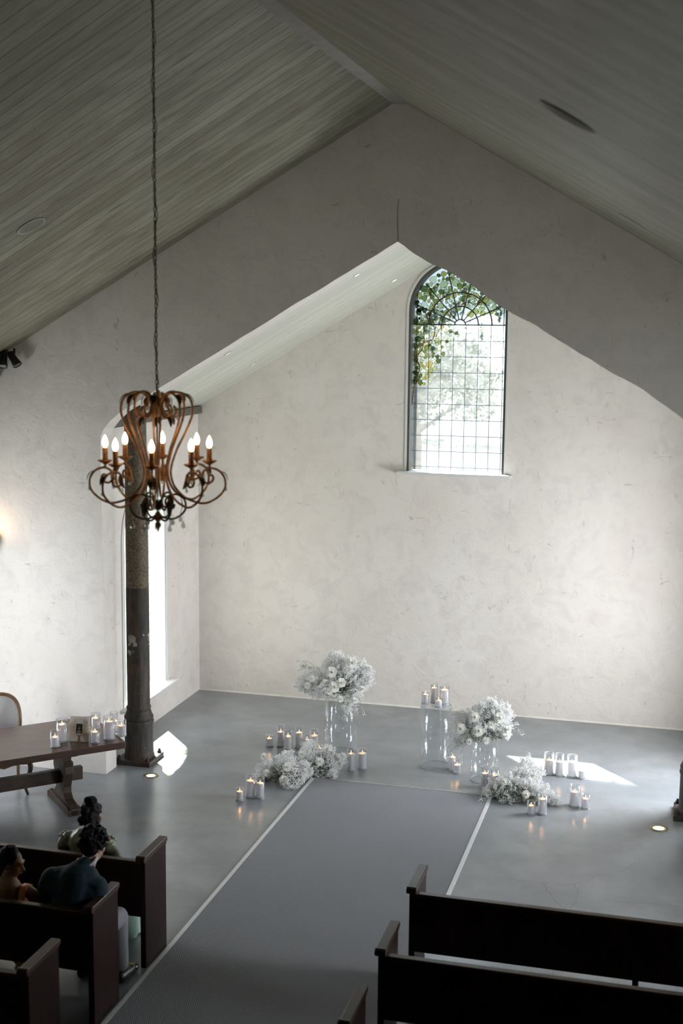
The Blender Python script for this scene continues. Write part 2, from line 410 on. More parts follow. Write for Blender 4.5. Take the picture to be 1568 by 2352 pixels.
# chancel left wall with tall arched window
SY0, SY1, SZ0, SZS = 14.10, 15.38, .44, 2.45
SCY = (SY0 + SY1) / 2; SR = (SY1 - SY0) / 2
def side_wall(xa, xb, ya, yb, ztop, hy0, hy1, hz0, hzs, name, arched=True):
    mb = MB(); cy = (hy0 + hy1) / 2; r = (hy1 - hy0) / 2
    mb.prism([(ya, 0), (hy0, 0), (hy0, ztop), (ya, ztop)], 'x', xa, xb)
    mb.prism([(hy1, 0), (yb, 0), (yb, ztop), (hy1, ztop)], 'x', xa, xb)
    mb.prism([(hy0, 0), (hy1, 0), (hy1, hz0), (hy0, hz0)], 'x', xa, xb)
    a_ = [(cy + r * math.cos(a), hzs + r * math.sin(a)) for a in [PI * k / 24 for k in range(25)]]
    mb.prism(a_ + [(hy0, ztop), (hy1, ztop)], 'x', xa, xb)
    return struct(mb.build(name, PLASTER))
side_wall(XL - .28, XL, YA + TH, YB + .001, 3.93, SY0, SY1, SZ0, SZS, 'wall_left')['label'] = 'plaster side wall of the chancel with tall window'
side_wall(XR, XR + .28, YA + TH, YB + .001, 3.93, 13.65, 14.95, SZ0, SZS, 'wall_right')
# nave walls (beyond the frame)
side_wall(NXL - .28, NXL, YR, YA, 4.09, 10.75, 12.05, .6, 2.75, 'wall_nave_left')
side_wall(NXR, NXR + .28, YR, YA, 4.09, 9.2, 10.5, .6, 2.9, 'wall_nave_right')  # opening added in this unseen wall to let the fill lamp through
struct(MB().prism([(NXL - .28, 0), (NXR + .28, 0), (NXR + .28, ZG - MG * (NXR + .28 - XC)), (XC, ZG), (NXL - .28, ZG - MG * (XC - NXL + .28))], 'y', YR - .28, YR).build('wall_rear', DARKWALL))

# arch wall: gable with a gabled opening, hand-plastered wavering edge
def waver(a, b, n, amp, seed):
    out = []
    for i in range(n):
        t = i / n; x = a[0] + (b[0] - a[0]) * t; z = a[1] + (b[1] - a[1]) * t
        k = 0 if i == 0 else (noise.noise((t * 7 + seed, seed, 0)) + .45 * noise.noise((t * 21, seed * 2, 3))) * amp
        out.append((x + k * .5, z + k))
    return out
JX0, JX1 = -6.15, 0.37
zj = ZO - MO * (XC - JX0)
opening = [(JX0 + .01, 0)] + waver((JX0 + .01, .4), (JX0, zj - .30), 14, .012, 2) + [(JX0 + .005, zj - .14), (JX0 + .035, zj - .06), (JX0 + .12, zj + .04)] \
    + waver((JX0 + .24, ZO - MO * (XC - JX0 - .24)), (XC, ZO), 46, .014, 5) + [(XC, ZO)] \
    + waver((XC + .001, ZO), (JX1 - .2, ZO - MO * (JX1 - .2 - XC)), 50, .026, 9) + [(JX1 - .06, zj + .0), (JX1, zj - .15), (JX1, 0)]
ol = [(NXL - .28, 0)] + opening + [(NXR + .28, 0), (NXR + .28, ZG - MG * (NXR + .28 - XC)), (XC, ZG), (NXL - .28, ZG - MG * (XC - NXL + .28))]
aw = MB().prism(ol, 'y', YA, YA + TH).build('wall_arch', PLASTER)
struct(aw, 'plaster gable wall with a gabled opening to the chancel')
aw.data.materials[0] = PLASTER
struct(MB().tube(spline([(XC + .004, YA - .001, ZO), (XC - .004, YA - .001, ZO + .22), (XC + .003, YA - .001, ZO + .42)], 5), .0022, 4).build('plaster_crack', CRACK, aw))

# ceilings
def slope_slab(x0, z0, x1, z1, ya, yb, th):
    mb = MB(); d = Vector((x1 - x0, 0, z1 - z0)).normalized(); n_ = Vector((-d.z, 0, d.x)); n_ = n_ if n_.z > 0 else -n_
    a = Vector((x0, 0, z0)); b = Vector((x1, 0, z1)); pts = [a, b, b + n_ * th, a + n_ * th]
    return mb.prism([(p.x, p.z) for p in pts], 'y', ya, yb)
struct(slope_slab(NXL - .9, ZG - MG * (XC - NXL + .9), XC, ZG, YR, YA + .02, .18).build('ceiling_left', BOARDS), 'left slope of the whitewashed board ceiling')
struct(slope_slab(XC, ZG, NXR + .9, ZG - MG * (NXR + .9 - XC), YR, YA + .02, .18).build('ceiling_right', BOARDS), 'right slope of the whitewashed board ceiling')
OV = 0.43
struct(slope_slab(XL - OV, ZC - MO * (XC - XL + OV), XC, ZC, YA + TH - .02, YB + .28 + .2, .18).build('ceiling_chancel_left', BOARDS2), 'pale board ceiling over the chancel')
struct(slope_slab(XC, ZC, XR + OV, ZC - MO * (XR + OV - XC), YA + TH - .02, YB + .28 + .2, .18).build('ceiling_chancel_right', BOARDS2))
struct(MB().box(XL, XL + .06, YA + TH, YB, 3.83, 3.925).build('trim_1', BEAM), 'dark timber wall plate along the chancel eave')
struct(MB().box(XR - .06, XR, YA + TH, YB, 3.83, 3.925).build('trim_2', BEAM))
struct(MB().box(-7.43, -7.345, 8.0, YA, 4.40, 4.60).build('trim_4', BEAM))
# plastered ridge strip and cobwebby patch of the nave ridge
mb = MB(); mb.prism([(XC - .07, ZG - MG * .07), (XC, ZG - .002), (XC + .07, ZG - MG * .07), (XC, ZG - .05)], 'y', YR, YA)
struct(mb.build('trim_3', plain('ridge_strip', (.33, .315, .29), .8, 0, 6, .25, .3)), 'narrow plastered strip along the ceiling ridge')
# mortar lip along the foot of the back wall
mb = MB(); P = []
for i in range(120):
    x = XL + (XR - XL) * i / 119; k = .012 + .010 * noise.noise((x * 5, 1, 1)) + .007 * noise.noise((x * 23, 2, 1)); P.append((x, k))
vs = []
for x, k in P: vs += [Vector((x, YB - k, 0)), Vector((x, YB, .008 + k))]
mb.add(vs, [(2 * i, 2 * i + 2, 2 * i + 3, 2 * i + 1) for i in range(119)])
struct(mb.build('baseboard_back', PLASTER), 'rough plaster foot of the back wall')

# ------------------------------------------------------------------ gable window with vine glass
GLASS = mat_window_glass('old_clear_glass', (.30, .325, .34), .07, (.5, .53, .53))
GLASSC = mat_window_glass('side_clear_glass', (.45, .48, .49), .10, (.6, .62, .6))
win = thing('window_1', 'arched leaded window with a grapevine in coloured glass', None, (WCX, YB, WZ0)); del win['label']; win['kind'] = 'structure'; win['label'] = 'arched leaded window with a grapevine in coloured glass'
def W(x, z, y=0.0): return Vector((x - WCX, y, z - WZ0))     # local coordinates
def arch_outline(inset, z0=None, n=40):
    r = WR - inset; zz = WZ0 + inset if z0 is None else z0
    return [(WCX - r, zz)] + [(WCX + r * math.cos(a), WZS + r * math.sin(a)) for a in [PI - PI * k / n for k in range(n + 1)]] + [(WCX + r, zz)]
def band(o1, o2, y0, y1):
    mb = MB(); n = len(o1); vs = []
    for (a, b) in zip(o1, o2):
        vs += [W(*a, y0), W(*b, y0), W(*b, y1), W(*a, y1)]
    fs = []
    for i in range(n - 1):
        for k in range(4): fs.append((4 * i + k, 4 * i + (k + 1) % 4, 4 * i + 4 + (k + 1) % 4, 4 * i + 4 + k))
    fs += [(0, 1, 2, 3), (4 * n - 1, 4 * n - 2, 4 * n - 3, 4 * n - 4)]
    return mb.add(vs, fs)
band(arch_outline(0, WZ0), arch_outline(.035, WZ0), .0, .24).build('frame', GREY, win)
band(arch_outline(-.022, WZ0), arch_outline(.006, WZ0), -.012, .01).build('plaster_bead', WHITEP, win)
GY = .17
g = MB(); og = arch_outline(.03, WZ0); g.add([W(x, z, GY) for x, z in og], [tuple(range(len(og)))]); g.build('glass_panes', GLASS, win, fix=False)
gx0, gx1 = WX0 + .035, WX1 - .035
fan = MB(); zf = WZ0 + .055 + 9 * .2035; fo = [(x, z) for x, z in og if z > zf] ; fo = [(WCX - WR + .03, zf)] + fo + [(WCX + WR - .03, zf)]
fan.add([W(x, z, GY - .003) for x, z in fo], [tuple(range(len(fo)))]); fan.build('fan_glass', mat_window_glass('pale_blue_glass', (.34, .37, .37), .15, (.45, .5, .5)), win, fix=False)
lead = MB()
def bar(a, b, r=.0042, y=GY - .004): lead.tube([W(*a, y), W(*b, y)], r, 5)
colx = [gx0 + .042 + i * (gx1 - gx0 - .084) / 7 for i in range(8)]
rowz = [WZ0 + .055 + i * .2035 for i in range(10)]
for x in colx: bar((x, WZ0 + .0), (x, rowz[-1]))
for z in rowz[:-1]: bar((gx0, z), (gx1, z))
for i, z in enumerate([WZ0 + .2 * k + .09 for k in range(10)]):
    bar((gx0, z - .012), (colx[0], z + .01), .0025); bar((colx[-1], z + .01), (gx1, z - .012), .0025)
for i in range(7):
    xm = (colx[i] + colx[i + 1]) / 2; bar((xm - .01, WZ0), (xm + .012, rowz[0]), .0025)
lead.build('lead_grid', LEADM, win)
TRAC = plain('tracery_lead', (.085, .095, .085), .5, .2)
tr = MB(); fc = (WCX + .0, rowz[-1])
tr.tube([W(gx0, rowz[-1], GY - .006), W(gx1, rowz[-1], GY - .006)], .009, 6)
for rr in (.07, .235, .41):
    tr.tube([W(fc[0] + rr * math.cos(a), fc[1] + rr * math.sin(a), GY - .006) for a in [PI * k / 24 for k in range(25)]], .009, 6)
for k in range(1, 7):
    a = PI * k / 7; tr.tube([W(fc[0] + .07 * math.cos(a), fc[1] + .07 * math.sin(a), GY - .006), W(fc[0] + .72 * math.cos(a), fc[1] + .66 * math.sin(a), GY - .006)], .008, 6)
for x in (colx[0], colx[-1]): tr.tube([W(x, rowz[-1], GY - .006), W(x, rowz[-1] + .45, GY - .006)], .006, 6)
tr.build('fan_tracery', TRAC, win)
# leaves: coloured glass lobes with lead outline
leafcols = [(.022, .035, .016), (.05, .080, .028), (.10, .14, .05), (.20, .24, .07), (.36, .37, .12), (.48, .40, .15), (.44, .50, .28), (.66, .70, .52)]
LM = [mat_window_glass('vine_glass_%s' % n_, c, .12, c, False) for n_, c in zip(['deep_green', 'bottle_green', 'leaf_green', 'olive', 'yellow_green', 'amber', 'pale_green', 'milky_green'], leafcols)]
LEADD = plain('leaf_lead', (.035, .04, .035), .6, .2)
lv = MB(); ll = MB(); rl = random.Random(11)
def inside(x, z, ins=.035):
    r = WR - ins
    if z <= WZS: return abs(x - WCX) < r and z > WZ0
    return (x - WCX) ** 2 + (z - WZS) ** 2 < r * r
def leaf(x, z, s, kind, mi, depth):
    n = 20; rot = rl.uniform(0, 2 * PI); pts = []
    for k in range(n):
        a = 2 * PI * k / n
        if kind == 0: rad = s * (.95 + .13 * math.cos(3 * a) + .08 * math.cos(5 * a + 1) - .10 * math.cos(a))
        elif kind == 1: rad = s * (1.12 - .42 * abs(math.cos(a / 2 + PI / 2)) ** .5 - .25 * max(0, math.cos(a)) ** 9 + .22 * max(0, -math.cos(a)) ** 6)
        else: rad = s * (.95 + .12 * math.cos(5 * a) + .10 * math.cos(2 * a))
        px, pz = x + rad * math.cos(a + rot), z + rad * math.sin(a + rot)
        for _ in range(6):
            if inside(px, pz): break
            px = x + (px - x) * .75; pz = z + (pz - z) * .75
        pts.append((px, pz))
    lv.cur = mi; lv.add([W(px, pz, GY - .010 - depth) for px, pz in pts], [tuple(range(n))])
    ll.tube([W(px, pz, GY - .012 - depth) for px, pz in pts + pts[:1]], .0022, 4, False)
nl = 0; placed = []; tries = 0
while nl < 270:
    # dense along the arch rim, thinning to the centre, plus the left border down to z=4.2
    if rl.random() < .72:
        a = PI * rl.random(); q = 1 - abs(rl.gauss(0, .30)); x = WCX + (WR - .03) * q * math.cos(a) * .98; z = WZS + (WR - .04) * q * math.sin(a) * .98 - .05
        if q < .2: continue
        pass
    else:
        t = rl.random() ** 1.3; z = 5.25 - t * .98; x = gx0 + abs(rl.gauss(0, .07 + .13 * (1 - t)))
    if not inside(x, z, .06) or z < 4.15: continue
    rim = min(1, max(0, (math.hypot(x - WCX, max(0, z - WZS)) / WR)))
    if rim > .78 or (x < gx0 + .1): mi = rl.choice([0, 1, 2, 2, 3, 6, 6, 7, 4, 4])
    else: mi = rl.choice([2, 3, 4, 4, 5, 6, 7, 7, 6])
    s = rl.uniform(.030, .052) if nl < 90 else rl.uniform(.018, .034)
    tries += 1
    if any((x - a_) ** 2 + (z - b_) ** 2 < (.86 * (s + c_)) ** 2 for a_, b_, c_ in placed):
        if tries < 60000 and rl.random() < .997: continue
    placed.append((x, z, s)); leaf(x, z, s, rl.choice([0, 0, 1, 2]), mi, rl.uniform(0, .004)); nl += 1
lv.build('vine_leaves', LM, win, fix=False); ll.build('leaf_outlines', LEADD, win, fix=False)
gr = MB(); gl_ = MB()
for (cx_, cz_, hgt) in [(-3.20, 5.27, .17), (-2.84, 5.50, .20), (-2.94, 5.32, .16), (-2.60, 5.06, .21), (-2.38, 5.28, .2), (-3.22, 4.86, .24), (-2.62, 5.60, .12), (-3.33, 5.06, .12)]:
    for k in range(34):
        t = rl.random(); wdt = .045 * (1 - t * .75); x = cx_ + rl.uniform(-wdt, wdt); z = cz_ - t * hgt; r = rl.uniform(.009, .013)
        gr.cur = rl.choice([0, 0, 1, 2]); pts = [(x + r * math.cos(2 * PI * q / 8), z + r * math.sin(2 * PI * q / 8)) for q in range(8)]
        gr.add([W(px, pz, GY - .018) for px, pz in pts], [tuple(range(8))]); gl_.tube([W(px, pz, GY - .019) for px, pz in pts + pts[:1]], .0013, 3, False)
gr.build('grape_clusters', [mat_window_glass('grape_glass_aqua', (.30, .44, .40), .2, (.5, .6, .55), False), mat_window_glass('grape_glass_rust', (.45, .22, .08), .2, (.4, .2, .1), False), mat_window_glass('grape_glass_pale', (.5, .5, .36), .2, (.5, .5, .4), False)], win, fix=False)
gl_.build('grape_outlines', plain('grape_lead', (.10, .2, .19), .6), win, fix=False)
st = MB()
for pl, r in [([(-3.485, 4.0), (-3.465, 4.22), (-3.44, 4.33), (-3.405, 4.42), (-3.40, 4.52), (-3.46, 4.64), (-3.44, 4.74), (-3.36, 4.80), (-3.28, 4.83), (-3.22, 4.87), (-3.20, 5.0)], .010),
              ([(-3.40, 4.52), (-3.43, 4.62), (-3.37, 4.72), (-3.34, 4.86), (-3.35, 5.0), (-3.30, 5.1), (-3.33, 5.2)], .008),
              ([(-3.19, 4.88), (-3.14, 4.98), (-3.08, 5.07), (-3.02, 5.10), (-3.00, 5.25), (-3.08, 5.36)], .006), ([(-3.22, 5.0), (-3.23, 5.1), (-3.28, 5.2), (-3.26, 5.32)], .006),
              ([(-2.98, 5.30), (-2.87, 5.29), (-2.78, 5.32), (-2.7, 5.30), (-2.58, 5.36), (-2.5, 5.38), (-2.42, 5.34)], .006), ([(-2.86, 5.18), (-2.83, 5.28), (-2.8, 5.42), (-2.9, 5.55)], .005)]:
    P = spline([(a, 0, b) for a, b in pl], 6); st.tube([W(p.x, p.z, GY - .022) for p in P], r * .75, 5)
st.build('vine_stems', plain('vine_stem_glass', (.16, .065, .03), .6, 0, 60, .4), win, True)
sl = MB().box(-.74, .74, -.14, .165, -.035, .006).build('window_sill', WHITEP, win, bevel=.008)

# ------------------------------------------------------------------ chancel side window
win2 = bpy.data.objects.new('window_2', None); COL.objects.link(win2); win2.location = (XL, SCY, SZ0); struct(win2, 'tall narrow leaded window behind the iron column')
def V2(y, z, x=0.0): return Vector((x, y - SCY, z - SZ0))
def arch2(ins, n=28):
    r = SR - ins; return [(SCY - r, SZ0)] + [(SCY - r * math.cos(PI * k / n), SZS + r * math.sin(PI * k / n)) for k in range(n + 1)] + [(SCY + r, SZ0)]
def band2(o1, o2, x0, x1):
    mb = MB(); n = len(o1); vs = []
    for a, b in zip(o1, o2): vs += [V2(*a, x0), V2(*b, x0), V2(*b, x1), V2(*a, x1)]
    fs = []
    for i in range(n - 1):
        for k in range(4): fs.append((4 * i + k, 4 * i + (k + 1) % 4, 4 * i + 4 + (k + 1) % 4, 4 * i + 4 + k))
    fs += [(0, 1, 2, 3), (4 * n - 1, 4 * n - 2, 4 * n - 3, 4 * n - 4)]
    return mb.add(vs, fs)
band2(arch2(0), arch2(.03), -.26, -.0).build('frame', WHITEP, win2)
band2(arch2(-.07), arch2(.0), 0, .015).build('architrave', WHITEP, win2)
g = MB(); o2 = arch2(.03); g.add([V2(y, z, -.20) for y, z in o2], [tuple(range(len(o2)))]); g.build('glass_panes', GLASSC, win2, fix=False)
l2 = MB()
ya, yb = SY0 + .03, SY1 - .03
for k in range(8): yy = ya + .06 + k * (yb - ya - .12) / 7; l2.tube([V2(yy, SZ0, -.195), V2(yy, SZS + math.sqrt(max(0, SR ** 2 - (yy - SCY) ** 2)) - .04, -.195)], .0028, 5)
for k in range(13):
    zz = SZ0 + .05 + k * .205; h = SR if zz < SZS else math.sqrt(max(0.01, SR ** 2 - (zz - SZS) ** 2))
    l2.tube([V2(SCY - h + .03, zz, -.195), V2(SCY + h - .03, zz, -.195)], .0028, 5)
    l2.tube([V2(yb - .06, zz + .1, -.195), V2(yb, zz + .13, -.195)], .0025, 5)
l2.build('lead_grid', LEADM, win2)
lv2 = MB()
for k in range(40):
    a = PI * rl.random(); q = rl.uniform(.6, .92); y_, z_ = SCY + SR * q * math.cos(a), SZS + SR * q * math.sin(a); s_ = rl.uniform(.03, .06)
    lv2.cur = rl.randrange(8); lv2.add([V2(y_ + s_ * math.cos(2 * PI * j / 9), z_ + s_ * math.sin(2 * PI * j / 9), -.19 + k * .0002) for j in range(9)], [tuple(range(9))])
lv2.build('vine_leaves', LM, win2, fix=False)
MB().box(-.195, .13, -.80, .80, -.035, .006).build('window_sill', WHITEP, win2, bevel=.008)
# windows beyond the frame that light the room; the last is added as fill
for nm, x_, y_, z_, r_, zs_, sg in (('window_3', XR, 14.3, SZ0, .65, SZS, 1), ('window_4', NXL, 11.4, .6, .65, 2.75, -1), ('fill_window', NXR, 9.85, .6, .65, 2.9, 1)):
    e = bpy.data.objects.new(nm, None); COL.objects.link(e); e.location = (x_, y_, z_); struct(e)
    mb = MB(); n = 24; O = [(-r_, 0)] + [(-r_ * math.cos(PI * k / n), zs_ - z_ + r_ * math.sin(PI * k / n)) for k in range(n + 1)] + [(r_, 0)]
    I = [(-r_ + .04, 0)] + [(-(r_ - .04) * math.cos(PI * k / n), zs_ - z_ + (r_ - .04) * math.sin(PI * k / n)) for k in range(n + 1)] + [(r_ - .04, 0)]
    vs = []
    for a, b in zip(O, I): vs += [Vector((sg * .05, *a)), Vector((sg * .05, *b)), Vector((sg * .2, *b)), Vector((sg * .2, *a))]
    fs = []
    for i in range(len(O) - 1):
        for k in range(4): fs.append((4 * i + k, 4 * i + (k + 1) % 4, 4 * i + 4 + (k + 1) % 4, 4 * i + 4 + k))
    mb.add(vs, fs); mb.build('frame', GREY, e)

# ------------------------------------------------------------------ outside: ground and trees
GRASS = plain('lawn', (.050, .058, .036), .9, 0, .8, .6)
gd = MB(); gd.prism([(-120, -60), (120, -60), (120, 140), (-120, 140)], 'z', -.6, -.35)
o = gd.build('ground', GRASS); struct(o, 'sunlit lawn outside the windows')
LEAF_T = plain('tree_leaf', (.05, .075, .03), .7, 0, 3, .4); BARK = plain('tree_bark', (.10, .07, .05), .9, 0, 8, .3, .4)
def tree(x, y, h, cr, seed, label, n=3600):
    r_ = random.Random(seed); t = thing('tree', label, 'tree', (x, y, -.35), 0, 'trees beyond the gable window')
    mb = MB(); mb.tube(spline([(0, 0, 0), (.1, .05, h * .3), (-.05, 0, h * .6), (0, 0, h * .85)], 5), [.22 - .008 * i for i in range(16)], 8)
    for k in range(7):
        a = r_.uniform(0, 2 * PI); z = h * r_.uniform(.35, .7); mb.tube([(0, 0, z), (cr * .4 * math.cos(a), cr * .4 * math.sin(a), z + h * .12), (cr * .75 * math.cos(a), cr * .75 * math.sin(a), z + h * .2)], [.08, .05, .02], 5)
    mb.build('trunk', BARK, t, True)
    lf = MB(); blobs = [(rng_dir(r_) * r_.uniform(.2, .9), r_.uniform(.25, .45)) for _ in range(22)]
    for k in range(n):
        c, br = blobs[r_.randrange(22)]; p = c + rng_dir(r_) * br * r_.random() ** .4
        p = Vector((p.x * cr, p.y * cr, h * .68 + p.z * h * .36)); u = rng_dir(r_) * r_.uniform(.05, .10); v = u.orthogonal().normalized() * u.length * .6
        lf.add([p - u, p - v, p + u, p + v], [(0, 1, 2, 3)])
    o_ = lf.build('foliage', LEAF_T, t, fix=False); o_['kind'] = 'stuff'
    return t
tree(-8.3, 40, 5.6, 2.6, 1, 'pale hazy tree seen through the right half of the gable window', 9000)
tree(-13.5, 62, 5.5, 4.6, 2, 'hazy tree seen far off through the left half of the gable window', 9000)
tree(-12.2, 15.5, 5.0, 2.4, 3, 'garden tree just outside the tall side window', 2600)['group'] = 'trees beyond the side window'

# ------------------------------------------------------------------ carpet
cp = thing('carpet_runner', 'long grey brown flat-woven aisle carpet with pale metal edging strips', 'carpet', (-2.88, 5, 0))
CX0, CX1, CYE = -3.885, -1.87, 13.52
MB().box(CX0 + 2.88, CX1 + 2.88, -8, CYE - 5, 0, .010).build('carpet_pile', CARPET, cp)
for (a, b) in ((CX0, CX0 + .018), (CX1 - .018, CX1)):
    MB().box(a + 2.88 - .009, b + 2.88 + .009, -8, CYE - 5 + .02, .0, .014).build('edging_strip', WHITE, cp)
MB().box(CX0 + 2.88, CX1 + 2.88, CYE - 5, CYE - 5 + .02, .0, .014).build('edging_strip', plain('end_strip', (.40, .39, .38), .4, .2), cp)

# ------------------------------------------------------------------ columns
def column(x, y, label):
    t = thing('iron_column', label, 'column', (x, y, 0), 0, 'cast iron columns of the chancel arch')
    MB().box(-.215, .215, -.215, .215, 0, .055).build('base_plate', IRON, t, bevel=.006)
    for sx in (-1, 1):
        for sy in (-1, 1):
            b = MB(); b.lathe([(.024, 0), (.024, .028), (.014, .03), (.014, .05), (.0, .052)], 6, (sx * .175, sy * .175, .055)); b.build('bolt', BOLT, t)
    ztop = ZC - MO * (XC - x if x < XC else x - XC) - .01
    sh = MB(); sh.lathe([(.175, .055), (.165, .10), (.163, .44), (.172, .46), (.172, .485), (.160, .50), (.168, .515), (.168, .535), (.155, .555), (.140, .60), (.136, .62), (.142, .632), (.142, .648), (.131, .66), (.130, 2.05), (.128, 2.052), (.122, ztop - .12), (.122, ztop - .10)], 40)
    sh.build('shaft', IRON, t, True).modifiers.new('e', 'EDGE_SPLIT').split_angle = R(50)
    MB().box(-.14, .14, -.12, .12, ztop - .10, ztop - .06).build('capital', IRON, t, bevel=.005)
    return t
column(-5.98, 13.56, 'dark rusted iron column with flaked paint, left of the arch beside the table')
column(.24, 13.56, 'dark iron column base cut off by the right edge of the photo')

# floor uplights and ceiling fittings
def uplight(x, y, label, r=.085):
    t = thing('floor_uplight', label, 'light', (x, y, 0), 0, 'round floor uplights')
    MB().lathe([(r * .60, 0.001), (r * .64, .006), (r * .97, .006), (r, .0)], 32).build('bezel', plain('brass_bezel', (.30, .24, .13), .35, .8), t, True)
    MB().lathe([(0, .003), (r * .62, .003)], 28).build('lens', mat_emit('uplight_glow', (1.0, .86, .60), 2.4), t)
    l = bpy.data.lights.new('uplight_lamp', 'SPOT'); l.energy = 5; l.color = (1, .8, .5); l.spot_size = R(50); l.shadow_soft_size = .03
    lo = bpy.data.objects.new('uplight_lamp', l); COL.objects.link(lo); lo.parent = t; lo.location = (0, 0, .02); lo.rotation_euler = (PI, 0, 0)
uplight(-5.64, 13.10, 'small glowing round floor uplight in front of the left iron column')
uplight(-.112, 13.10, 'small glowing round floor uplight at right edge in front of the right column', .095)

def ceil_basis(side, slope):
    d = Vector((1, 0, slope * side)).normalized()      # side=+1: left slope (rises to +x)
    n_ = Vector((d.z, 0, -d.x))                          # pointing down into the room
    return Matrix((-d, Vector((0, 1, 0)), n_)).transposed()
def on_ceiling(name, label, cat, p, side, slope, r, glow, group):
    t = thing(name, label, cat, p, 0, group); t.rotation_euler = ceil_basis(side, slope).to_euler()
    if glow is None:
        MB().lathe([(r * .9, .0), (r * .9, .006), (r, .007), (r * 1.04, .0)], 40).build('rim', plain('speaker_rim', (.50, .50, .46), .5), t, True)
        MB().lathe([(0, .005), (r * .9, .005)], 40).build('grille', plain('speaker_grille', (.46, .45, .39), .7, 0, 300, .2), t)
    else:
        MB().lathe([(r * .7, .0), (r * .7, .006), (r, .007), (r * 1.06, .0)], 28).build('rim', plain('downlight_rim', (.6, .6, .56), .5), t, True)
        MB().lathe([(0, .003), (r * .7, .003)], 24).build('lens', mat_emit('downlight_lens', (1.0, .95, .85), glow, False), t)
    return t
on_ceiling('ceiling_speaker', 'round flush ceiling speaker low on the left ceiling slope', 'speaker', (-5.33, 10.026, 5.801), 1, MG, .125, None, 'ceiling speakers')
on_ceiling('ceiling_speaker', 'round flush speaker at upper right on the nearer part of the right slope', 'speaker', (-.53, 5.51, 5.849), -1, MG, .125, None, 'ceiling speakers')
on_ceiling('ceiling_speaker', 'round flush speaker low on the right slope close to the gable wall', 'speaker', (-.48, 10.53, 5.823), -1, MG, .125, None, 'ceiling speakers')
for p, lb in [((-3.601, 14.17, 5.563), 'lit downlight nearest the top of the chancel ceiling, front one'), ((-3.587, 15.99, 5.571), 'lit downlight beside the arched window on the chancel ceiling'),
              ((-5.091, 14.14, 4.687), 'small downlight low on the chancel ceiling, front one near the chandelier'), ((-5.372, 15.86, 4.521), 'small downlight low on the chancel ceiling, back one near the wall')]:
    on_ceiling('recessed_downlight', lb, 'light', p, 1, MO, .045, 3.0 if p[2] > 5 else .9, 'chancel ceiling downlights')

# spotlights at the top left
def spotlight(x, y, z, d, label):
    t = thing('spotlight', label, 'light', (x, y, z), 0, 'spotlights below the left eave')
    M_ = Vector(d).to_track_quat('Z', 'Y').to_matrix()
    def tr_(mb): mb.v = [M_ @ v for v in mb.v]; return mb
    tr_(MB().lathe([(0.02, -.10), (.038, -.09), (.040, 0), (.050, .05), (.052, .075), (.047, .075), (.044, .06)], 24)).build('housing', BLACK, t, True)
    tr_(MB().lathe([(0, .066), (.045, .066)], 24)).build('lens', plain('spot_lens', (.42, .45, .42), .2), t)
    MB().tube([(0, .0, .0), (-.02, .04, .06), (-.03, .06, .12)], .012, 8).build('bracket', BLACK, t)
spotlight(-7.215, 12.88, 4.60, (.12, -.45, -.85), 'black spotlight with its round lens towards the viewer, at left edge')
spotlight(-7.095, 12.90, 4.61, (.55, -.05, -.75), 'black spotlight tilted to the right, beside the one at left edge')
t = tag(MB().box(-7.31, -7.19, 12.86, 12.99, 4.66, 4.70).build('spotlight_rail', BLACK), 'short black mounting rail above the two spotlights', 'rail')
# wall sconce whose glow warms the plaster at the left edge
t = thing('wall_sconce', 'warm wall sconce lighting the plaster at the left edge of the photo', 'light', (-7.50, 13.005, 2.50), R(-90))
MB().lathe([(.04, 0), (.05, .02), (.02, .05), (.06, .08), (.07, .2), (.066, .2), (.055, .09), (.0, .06)], 20, (.10, 0, 0)).build('shade', plain('sconce_shade', (.7, .6, .45), .5), t, True)
l = bpy.data.lights.new('sconce_lamp', 'POINT'); l.energy = 2.5; l.color = (1, .62, .36); l.shadow_soft_size = .03
lo = bpy.data.objects.new('sconce_lamp', l); COL.objects.link(lo); lo.parent = t; lo.location = (.10, 0, .24)
MB().box(0, .1, -.015, .015, .0, .03).build('bracket', BLACK, t)
MB().ell((.10, 0, .15), (.02, .02, .04)).build('bulb', BULB, t, True)

# ------------------------------------------------------------------ chandelier
CH = Vector((-2.893, 6.86, 4.185)); K = .000781; CS = .762
ch = thing('chandelier', 'bronze scrollwork chandelier with eight lit candle bulbs and crystal drops on a chain', 'chandelier', CH); ch.scale = (CS, CS, CS)
def PR(r, yy): return (r * K, (1000 - yy) * K)
ARM = [PR(*p) for p in [(155, 385), (185, 430), (165, 480), (110, 490), (60, 430), (62, 340), (125, 272), (225, 262), (315, 325), (338, 440), (310, 540), (262, 650), (185, 800), (135, 950), (128, 1050), (165, 1160), (255, 1255), (350, 1298), (455, 1312), (560, 1262), (632, 1180), (640, 1085), (590, 1005), (500, 975), (430, 1015), (420, 1080), (460, 1118), (510, 1108), (530, 1068), (508, 1040), (485, 1050)]]
def acanthus(L, wd, curl, seed=0):
    # serrated leaf curving outward; local: grows along +z, faces +x
    mb = MB(); n = 16; vs = []
    for i in range(n + 1):
        t = i / n; z = L * (t - .25 * t * t * curl); x = curl * L * .55 * t ** 2.2
        wv = wd * math.sin(PI * min(1, t * .92 + .08)) ** .7 * (1.0 if i % 2 == 0 else .62)
        vs += [Vector((x - .25 * wv, -wv, z)), Vector((x, 0, z)), Vector((x - .25 * wv, wv, z))]
    fs = []
    for i in range(n): fs += [(3 * i, 3 * i + 1, 3 * i + 4, 3 * i + 3), (3 * i + 1, 3 * i + 2, 3 * i + 5, 3 * i + 4)]
    return mb.add(vs, fs)
def place(mb, M_): mb.v = [M_ @ v for v in mb.v]; return mb
